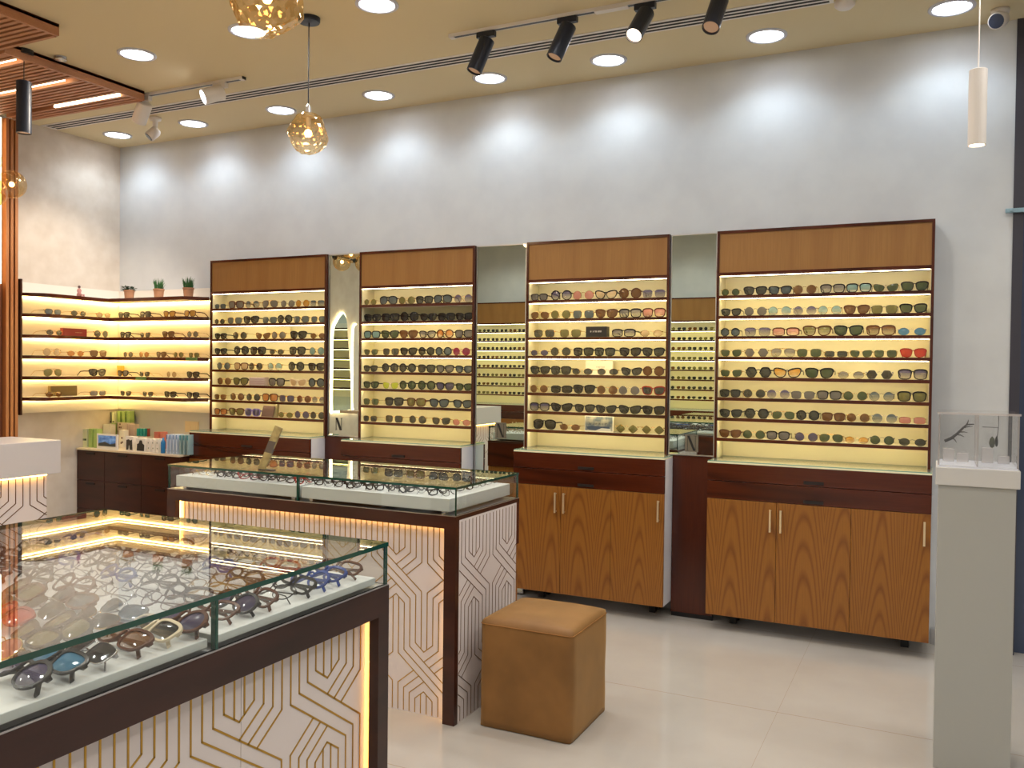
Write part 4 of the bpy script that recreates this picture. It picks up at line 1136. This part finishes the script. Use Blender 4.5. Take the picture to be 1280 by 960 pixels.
# ---------------------------------------------------------------- reception counter
rc = empty('reception_counter', (-4.9, 2.2, 0), 0, 'white reception counter with patterned lit front at the left edge', 'counter')
put('upper_box', MB().box(-5.05, -4.6, 1.2, 3.415, .855, 1.048), M['ctop'], rc, bevel=.003)
fp = put('front_panel', MB().box(-5.0, -4.65, 1.25, 3.36, 0, .855), M['panel'], rc)
q = strapwork(MB(), 1.25, 3.36, .004, .85, 3.45, .043, .03, .62, .46, .0042, 0, 1)
mm = MB(); mm.f = q.f; mm.mi = q.mi; mm.v = [(-4.65 + (-.0004 if yy < .5 else .0015), x, z) for x, yy, z in q.v]
put('inlay', mm, M['bronze'], fp)
put('led_strip', MB().box(-4.644, -4.634, 1.26, 3.35, .846, .8535), M['ledhot'], rc)
put('desk_ledge', MB().box(-5.35, -5.0, 1.3, 3.30, 1.03, 1.055, 0), [mat('pink_beige_top', (196, 168, 150), .4)], rc)

# ---------------------------------------------------------------- slatted wood
sw = empty('slatted_wall_panel', (-6.3, 3.4, 0), 0, 'vertical slatted wood wall panel with a light strip at the left edge', 'wall panel')
put('backing', MB().box(-6.415, -6.27, 2.9, 4.262, 0, 3.31), M['slatback'], sw)
s = MB(); y = 4.262 - .022
while y > 2.9:
    if not (4.10 < y + .011 < 4.15): s.box(-6.27, -6.225, y, y + .022, 0, 3.31)
    y -= .036
put('slats', s, M['slatv'], sw)
put('led_strip', MB().box(-6.24, -6.222, 4.116, 4.130, 2.08, 3.30), M['ledstrip'], sw)


def slat_ceiling(x0, x1, y0, y1, label, leds, zb=3.305):
    root = empty('slatted_ceiling_panel', ((x0 + x1) / 2, (y0 + y1) / 2, zb), 0, label, 'ceiling panel', 'slatted ceiling panels')
    put('backing', MB().box(x0, x1, y0, y1, 3.355, 3.374), M['slatback'], root)
    s = MB(); y = y0 + .03
    while y < y1 - .03:
        if not any(abs(y + .012 - l[0]) < .021 for l in leds): s.box(x0, x1 - .022, y, y + .024, zb + .005, 3.355)
        y += .042
    put('slats', s, M['slat'], root)
    put('frame', MB().box(x1 - .022, x1, y0, y1, zb + .004, 3.37).box(x0, x1 - .022, y1 - .022, y1, zb, 3.37).box(x0, x1 - .022, y0, y0 + .022, zb, 3.37), M['slat'], root)
    for yy, a_, b_ in leds:
        put('led_strip', MB().box(a_, b_, yy - .008, yy + .008, zb + .004, zb + .03), M['ledstrip'], root)


slat_ceiling(-6.21, -4.93, 3.29, 4.29, 'slatted wood ceiling panel with three light strips near the left wall', [(3.395, -6.1, -4.99), (3.775, -6.1, -5.06), (4.145, -5.655, -5.0)])
slat_ceiling(-6.21, -4.40, 1.6, 3.25, 'slatted wood ceiling panel cut by the left frame edge above the counter', [(2.1, -5.6, -4.6), (2.7, -6.0, -5.0)])

# ---------------------------------------------------------------- ceiling fixtures
def downlight():
    r = empty('downlight', (0, 0, 0), 0)
    put('trim_ring', MB().lathe((0, 0, 0), [(.112, 0), (.112, -.006), (.094, -.009), (.09, -.003), (.09, 0)], 32), M['downrim'], r, local=True, smooth=True)
    put('lens', MB().lathe((0, 0, 0), [(.0, -.006), (.05, -.006), (.091, -.003)], 32), M['lamp'], r, local=True)
    return r


dl = downlight(); first = True
def add_light(name, loc, power, size, blend, color, radius=.06, direction=None):
    l = bpy.data.lights.new(name, 'SPOT'); l.energy = power; l.spot_size = size; l.spot_blend = blend; l.color = color; l.shadow_soft_size = radius
    o = bpy.data.objects.new(name, l); C.objects.link(o); o.location = loc
    if direction: o.rotation_euler = Vector(direction).to_track_quat('-Z', 'Y').to_euler()
    return o


xsb = [-6.07, -5.23, -4.357, -3.496, -2.63, -1.82, -.887, .038]
rows = [(5.015, xsb, 'row along the back wall', 'downlights along the back wall'), (3.76, [-4.386, -3.503, -2.636], 'second row away from the back wall', 'downlights in the second row')]
for Y, xs, rn, grp in rows:
    for i, x in enumerate(xs):
        d = dl if first else copy_tree(dl)
        first = False
        d.location = (x, Y, ZC - .0005)
        tag(d, 'round recessed white downlight, %s from left in the %s' % (ORD[i], rn), 'downlight', grp)
        if Y > 5: add_light('downlight_lamp', (x, Y, ZC - .03), 11, math.radians(146), .6, (.74, .88, 1.0), .09)
        else: add_light('downlight_lamp', (x, Y, ZC - .03), 22, math.radians(150), .6, (1, .95, .88))
# unseen downlights and lamps added as fill light, out of the picture
for Y, xs in ((3.76, [-1.7, -.75, .3, 1.2]), (2.4, [-3.6, -2.4, -1.2, 0, 1.2]), (1.0, [-5.4, -4.2, -2.9, -1.6, -.2, 1.1]), (-.35, [-5.5, -4.2, -2.9, -1.6, .9])):
    for i, x in enumerate(xs):
        d = copy_tree(dl); d.location = (x, Y, ZC - .0005)
        tag(d, 'round recessed white downlight added for fill light outside the picture', 'downlight', 'added fill downlights outside the picture')
        add_light('downlight_lamp', (x, Y, ZC - .03), 17 if Y == 2.4 else 26, math.radians(150), .6, (1, .95, .87))

# linear air slot
vn = empty('air_vent', (-3.3, 4.63, ZC), 0, 'long linear air vent with three dark slots across the ceiling', 'vent')
put('frame', MB().box(-6.40, -.50, 4.565, 4.705, ZC - .004, ZC - .0002), M['whitem'], vn)
sl_ = MB()
for yy in (4.59, 4.63, 4.67): sl_.box(-6.36, -.52, yy - .003, yy + .017, ZC - .0052, ZC - .0040)
put('slots', sl_, mat('slot_black', (30, 26, 24), .7), vn)

# tracks and spots
def track(x0, x1, Y, m, label, name='lighting_track'):
    r = empty(name, ((x0 + x1) / 2, Y, ZC), 0, label, 'track', 'ceiling spotlight tracks')
    put('rail', MB().box(x0, x1, Y - .018, Y + .018, ZC - .018, ZC - .0003), m, r)
    put('channel', MB().box(x0 + .02, x1 - .02, Y - .010, Y + .010, ZC - .0188, ZC - .018), M['black'], r)
    for xx in (x0, x1 - .03): put('end_cap', MB().box(xx, xx + .03, Y - .02, Y + .02, ZC - .021, ZC - .0005), M['whitem'], r)


YT = 4.28
track(-2.50, -.80, YT, M['whitem'], 'white ceiling track carrying four black spotlights')
track(-5.10, -4.08, 4.34, M['whitem'], 'white ceiling track carrying two white spotlights at the left')
put('connector', MB().box(-1.83 + .2, -1.45, YT - .021, YT + .021, ZC - .024, ZC - .0188), M['whitem'], [o for o in S.objects if o.name.startswith('lighting_track')][0])


def spot(x, y, d, body, lens, label, R=.043, Ln=.20, group='spots', on=0, cone=60):
    z = ZC - .019
    r = empty('spotlight', (x, y, z), 0, label, 'spotlight', group)
    put('adapter', MB().box(-.055, .055, -.017, .017, -.032, -.0003), body, r, local=True, bevel=.003)
    dv = Vector(d).normalized()
    pv = Vector((0, 0, -.058))
    put('stem', MB().tube([(-.03, 0, -.03), (-.03, 0, -.06), tuple(pv + Vector((-.012, 0, -.012)))], .007, 8), body, r, local=True)
    st0 = pv - dv * .02
    hd = put('head', MB().lathe(tuple(st0), [(0, 0), (R * .8, 0), (R, .006), (R, Ln), (R * .9, Ln + .001), (R * .85, Ln - .01)], 24, axis=tuple(dv)), body, r, local=True, smooth=False)
    put('lens', MB().lathe(tuple(st0), [(0, Ln - .012), (R * .86, Ln - .01)], 24, axis=tuple(dv)), lens, hd, local=True)
    if on:
        p = Vector((x, y, z)) + st0 + dv * (Ln + .01)
        add_light('spotlight_lamp', tuple(p), on, math.radians(cone), .7, (1, .88, .74), .03, tuple(dv))


dim = mat('spot_lens_dim', (120, 96, 84), .2, emit=(255, 200, 150), es=.2)
spot(-2.27, YT, (-.28, -.25, -.93), M['blackspot'], dim, 'leftmost black cylinder spotlight on the ceiling track', group='black track spotlights', on=8)
spot(-1.785, YT, (-.28, -.3, -.9), M['blackspot'], dim, 'second black cylinder spotlight from the left on the ceiling track', group='black track spotlights', on=8)
spot(-1.36, YT, (-.12, -.62, -.78), M['blackspot'], M['lampw'], 'third black cylinder spotlight, its glowing lens facing the shop', group='black track spotlights', on=12)
spot(-.985, YT, (-.1, -.5, -.85), M['blackspot'], dim, 'fourth black cylinder spotlight, cut by the top of the picture', group='black track spotlights', on=8)
spot(-4.985, 4.34, (-.62, .16, -.76), M['whitem'], M['lampw'], 'left white spotlight pointing down beside the slatted ceiling', R=.05, Ln=.15, group='white track spotlights', on=70, cone=75)
spot(-4.285, 4.34, (-.50, -.78, -.42), M['whitem'], M['lamp'], 'right white spotlight with glowing lens turned to the left', R=.05, Ln=.14, group='white track spotlights', on=45)

# cameras
def turret(x, y, z, d, label, drop=0, R=.045):
    r = empty('security_camera', (x, y, z), 0, label, 'camera', 'ceiling security cameras')
    put('mount', MB().lathe((0, 0, 0), [(0, -.0005), (.045, -.0005), (.042, -.022), (.02, -.028), (.016, -.03 - drop), (0, -.03 - drop)], 24), M['whitem'], r, local=True, smooth=True)
    dv = Vector(d).normalized(); c = Vector((0, 0, -.05 - drop)) - dv * .03
    b_ = put('housing', MB().lathe(tuple(c), [(0, 0), (R * .7, .004), (R, .02), (R, .09), (R * .85, .095)], 24, axis=tuple(dv)), M['whitem'], r, local=True, smooth=True)
    put('face', MB().lathe(tuple(c), [(R * .86, .096), (R * .7, .098), (0, .1)], 24, axis=tuple(dv)), mat('camera_face', (52, 62, 84), .15), b_, local=True)


turret(.262, 5.15, ZC, (-.25, -.75, -.35), 'white turret security camera on the ceiling at the right end', R=.042)
pc = at(194, 160, Y=4.78)
turret(pc.x, 4.78, ZC, (-.35, -.6, -.7), 'white security camera with black ring hanging near the left downlights', drop=.06, R=.04)
p = at(1056, 2, Z=ZC)
o = put('smoke_detector', MB().lathe((0, 0, 0), [(0, -.035), (.035, -.035), (.05, -.02), (.052, -.0005), (0, -.0005)], 24), M['whitem'], smooth=True); o.location = (p.x, p.y, ZC)
tag(o, 'white round smoke detector on the ceiling at the end of the air vent', 'detector')
p = at(55, 71, Z=ZC)
o = put('sprinkler', MB().lathe((0, 0, 0), [(0, -.03), (.012, -.028), (.035, -.02), (.035, -.016), (.01, -.014), (.03, -.004), (.035, -.0005), (0, -.0005)], 20), M['steel'], smooth=True); o.location = (-4.86, 3.6, ZC)
tag(o, 'small round steel sprinkler on the ceiling beside the slatted panel', 'sprinkler')

# hanging lamps
def rock_globe(mb, c, R, seed):
    bm = bmesh.new(); bmesh.ops.create_icosphere(bm, subdivisions=4, radius=1)
    rs = random.Random(seed); pl_ = []
    for _ in range(16):
        d = Vector((rs.gauss(0, 1), rs.gauss(0, 1), rs.gauss(0, .9))).normalized(); pl_.append((d, rs.uniform(.80, .93)))
    base = len(mb.v)
    for v in bm.verts:
        p = v.co.copy(); k = 1.0
        for d, o_ in pl_:
            q = p.dot(d)
            if q > o_: p = p - d * (q - o_) * .85
        p *= 1 + .05 * noise.noise(p * 4 + Vector((seed, 0, 0))) + .03 * noise.noise(p * 9)
        mb.v.append(tuple(Vector(c) + p * R))
    for f in bm.faces: mb.f.append(tuple(base + v.index for v in f.verts)); mb.mi.append(0)
    bm.free(); return mb


def globe_pendant(x, y, zc, R, seed, label, canopy=True):
    r = empty('pendant_lamp', (x, y, zc), 0, label, 'pendant lamp', 'amber rock glass pendants')
    put('shade', rock_globe(MB(), (0, 0, 0), R, seed), M['amber'], r, local=True, smooth=False)
    put('bulb', MB().lathe((0, 0, -.02), [(0, 0), (.014, .003), (.021, .018), (.016, .034), (0, .044)], 14), M['bulb'], r, local=True, smooth=True)
    put('socket', MB().lathe((0, 0, R * .8), [(.0, -.06), (.014, -.06), (.016, .02), (.012, .055), (.004, .07)], 16).lathe((0, 0, R * .8), [(.016, -.005), (.036, .0), (.036, .01), (.016, .014)], 20), M['steel'], r, local=True)
    put('cord', MB().tube([(0, 0, R * .8 + .06), (0, 0, ZC - zc - .02)], .0035, 8), M['black'], r, local=True)
    put('canopy', MB().lathe((0, 0, ZC - zc), [(0, -.028), (.056, -.026), (.06, -.018), (.06, -.0005), (0, -.0005)], 28), M['blackspot'], r, local=True)
    l = bpy.data.lights.new('pendant_glow', 'POINT'); l.energy = 2.5; l.color = (1, .72, .4); l.shadow_soft_size = .05
    o = bpy.data.objects.new('pendant_glow', l); C.objects.link(o); o.location = (x, y, zc - .2)


globe_pendant(-3.075, 3.757, 2.755, .112, 3, 'small amber crumpled glass pendant lamp hanging over the middle display case')
g2 = at(334, -2, Y=2.75)
globe_pendant(g2.x, 2.75, g2.z, .158, 11, 'larger looking amber crumpled glass pendant lamp cut by the picture top')


def tube_pendant(x, y, zb, zt, R, body, cordm, label, lens):
    r = empty('tube_pendant', (x, y, zb), 0, label, 'pendant lamp')
    put('tube', MB().lathe((0, 0, 0), [(R * .86, .012), (R * .88, 0), (R, 0), (R, zt - zb), (R * .9, zt - zb + .002), (0, zt - zb + .002)], 28), body, r, local=True)
    put('lens', MB().lathe((0, 0, 0), [(0, .006), (R * .87, .006)], 28), lens, r, local=True)
    put('cord', MB().tube([(0, 0, zt - zb), (0, 0, ZC - zb - .02)], .0028, 8), cordm, r, local=True)
    put('canopy', MB().lathe((0, 0, ZC - zb), [(0, -.03), (R * 1.25, -.028), (R * 1.25, -.0005), (0, -.0005)], 28), cordm, r, local=True)


pw = at(1219.5, 182, Y=3.9)
pt_ = at(1221.5, 88, Y=3.9)
tube_pendant(pw.x + .004, 3.9, pw.z, pt_.z, .033, M['whitem'], M['whitem'], 'white tube pendant lamp with glowing end at the right', M['lampw'])
add_light('pendant_lamp_light', (pw.x, 3.9, pw.z - .02), 10, math.radians(90), .6, (1, .9, .8), .03)
tube_pendant(-4.962, 3.433, 2.878, 3.186, .042, M['blackspot'], M['black'], 'dark blue grey tube pendant lamp under the slatted ceiling', dim)

# branching chandelier of smooth amber bubbles over the counter, mostly beyond the left edge
ch = empty('bubble_chandelier', (-5.43, 3.42, 2.62), 0, 'black branching chandelier with smooth amber glass bubbles at the left edge', 'chandelier')
put('rod', MB().tube([(0, 0, 0), (0, 0, ZC - 2.62 - .08)], .008, 8), M['black'], ch, local=True)
put('hub', MB().lathe((0, 0, -.03), [(0, 0), (.02, .005), (.026, .03), (.02, .055), (0, .06)], 16), M['black'], ch, local=True, smooth=True)
for i, (dx, dy, dz_) in enumerate(((.115, .175, .012), (.22, -.06, .11), (.13, -.22, .0), (.36, -.12, -.11), (.17, -.02, -.1))):
    c = Vector((dx, dy, dz_)); d = c.normalized()
    arm = put('arm', MB().tube([(0, 0, 0), tuple(c - d * .075)], .007, 8).lathe(tuple(c - d * .11), [(0, 0), (.02, 0), (.024, .03), (0, .03)], 14, axis=tuple(d)), M['black'], ch, local=True)
    put('bubble', MB().lathe(tuple(c), [(.088 * math.sin(PI * j / 16), -.088 * math.cos(PI * j / 16)) for j in range(17)], 28), M['amber'], arm, local=True, smooth=True)
    put('bulb', MB().lathe(tuple(c), [(.016 * math.sin(PI * j / 8), -.016 * math.cos(PI * j / 8)) for j in range(9)], 12), M['bulb'], arm, local=True, smooth=True)

# ---------------------------------------------------------------- what only the mirrors show
OS = [2.02 - .131 * i for i in range(8)]
for x0, x1, lb in ((-6.40, -4.95, 'left oak cabinet of the opposite wall seen in the full height mirror'), (-3.6, -2.1, 'right oak cabinet of the opposite wall seen in the narrow mirror')):
    rt = display_cabinet(x0, x1, x0 + .02, x1 - .02, front_y=-.9, rz=PI, label=lb, shelves=OS, top=2.46, rail=2.15, group='cabinets on the opposite wall', bottom=.98)
    for r, zs in enumerate(OS):
        g = MB()
        rq = random.Random(int(x0 * 10) + r)
        x = x0 + .1; i = 0
        while x < x1 - .1:
            col = rq.choice([0, 0, 0, 1, 2])
            for s in (-1, 1):
                O = outline(rq.choice(['rnd', 'way', 'sqr']), 12)
                g.prism([(x + s * SEP + px_, zs + .03 + pz_) for px_, pz_ in O], -1.093, -1.09, col, 'xz')
            g.box(x - .01, x + .01, -1.093, -1.091, zs + .036, zs + .039)
            x += .145
        o = put('sunglasses_row', g, [LM['dk'], LM['br'], LM['ol']]); tag(o, 'row of sunglasses on shelf %d of the %s' % (r + 1, lb.split(' seen')[0]), 'sunglasses', 'sunglasses opposite', 'stuff')
# lit shelves of the opposite wall and the wavy lit mirror on the left wall
ls = empty('lit_shelf_bay', (-4.4, YF, 0), 0, 'brightly lit shelf bay of the opposite wall seen in reflections', 'shelf')
put('back_panel', MB().box(-4.93, -3.62, YF, YF + .01, 1.0, 2.2), M['board'], ls)
for z in (2.1, 1.94, 1.78, 1.62, 1.46, 1.3, 1.14):
    b = put('shelf_board', MB().box(-4.93, -3.62, YF + .01, YF + .25, z - .013, z + .013), M['darkw'], ls)
    put('led_strip', MB().box(-4.9, -3.65, YF + .22, YF + .23, z - .022, z - .014), M['ledw'], b)


def wavy(name, pts, label, mirror=True):
    root = empty(name, (XL, pts[0][0], pts[0][1]), 0, label, 'mirror')
    n = len(pts); sm_ = []
    for i in range(n):
        p0, p1, p2, p3 = [Vector(pts[(i + k) % n]) for k in (-1, 0, 1, 2)]
        for j in range(5):
            t = j / 5
            sm_.append(tuple(.5 * ((2 * p1) + (p2 - p0) * t + (2 * p0 - 5 * p1 + 4 * p2 - p3) * t * t + (3 * p1 - p0 - 3 * p2 + p3) * t ** 3)))
    cx_ = sum(p[0] for p in sm_) / len(sm_); cz_ = sum(p[1] for p in sm_) / len(sm_)
    big = [(cx_ + (p[0] - cx_) * 1.06, cz_ + (p[1] - cz_) * 1.03) for p in sm_]
    put('light_rim', MB().prism(big, XL + .012, XL + .02, 0, 'yz'), M['led'], root)
    put('glass', MB().prism(sm_, XL + .021, XL + .028, 0, 'yz'), M['mirror'] if mirror else M['board'], root)


wavy('wavy_mirror', [(2.06, 1.0), (2.06, 1.5), (2.05, 1.9), (1.98, 2.03), (1.9, 2.11), (1.85, 2.12), (1.80, 2.04), (1.77, 1.8), (1.72, 1.4), (1.70, 1.0), (1.74, .97), (2.02, .97)], 'wavy edged backlit mirror on the left wall, seen reflected in a narrow mirror')
wavy('wavy_light_feature', [(1.655, 1.0), (1.66, 1.4), (1.655, 1.9), (1.62, 2.0), (1.58, 1.97), (1.56, 1.7), (1.545, 1.4), (1.55, 1.0)], 'second wavy backlit panel on the left wall, seen in reflection', False)

# ---------------------------------------------------------------- world, colour
w = bpy.data.worlds.new('world'); S.world = w; w.use_nodes = True
w.node_tree.nodes['Background'].inputs[0].default_value = (.8, .9, 1, 1); w.node_tree.nodes['Background'].inputs[1].default_value = .15
S.view_settings.view_transform = 'Standard'; S.view_settings.look = 'None'; S.view_settings.gamma = 1; S.view_settings.use_curve_mapping = False
S.view_settings.exposure = .38
S.cycles.max_bounces = 10; S.cycles.transparent_max_bounces = 24; S.cycles.diffuse_bounces = 4; S.cycles.glossy_bounces = 5
S.cycles.sample_clamp_indirect = 4; S.cycles.caustics_reflective = False; S.cycles.caustics_refractive = False
S.cycles.use_denoising = True
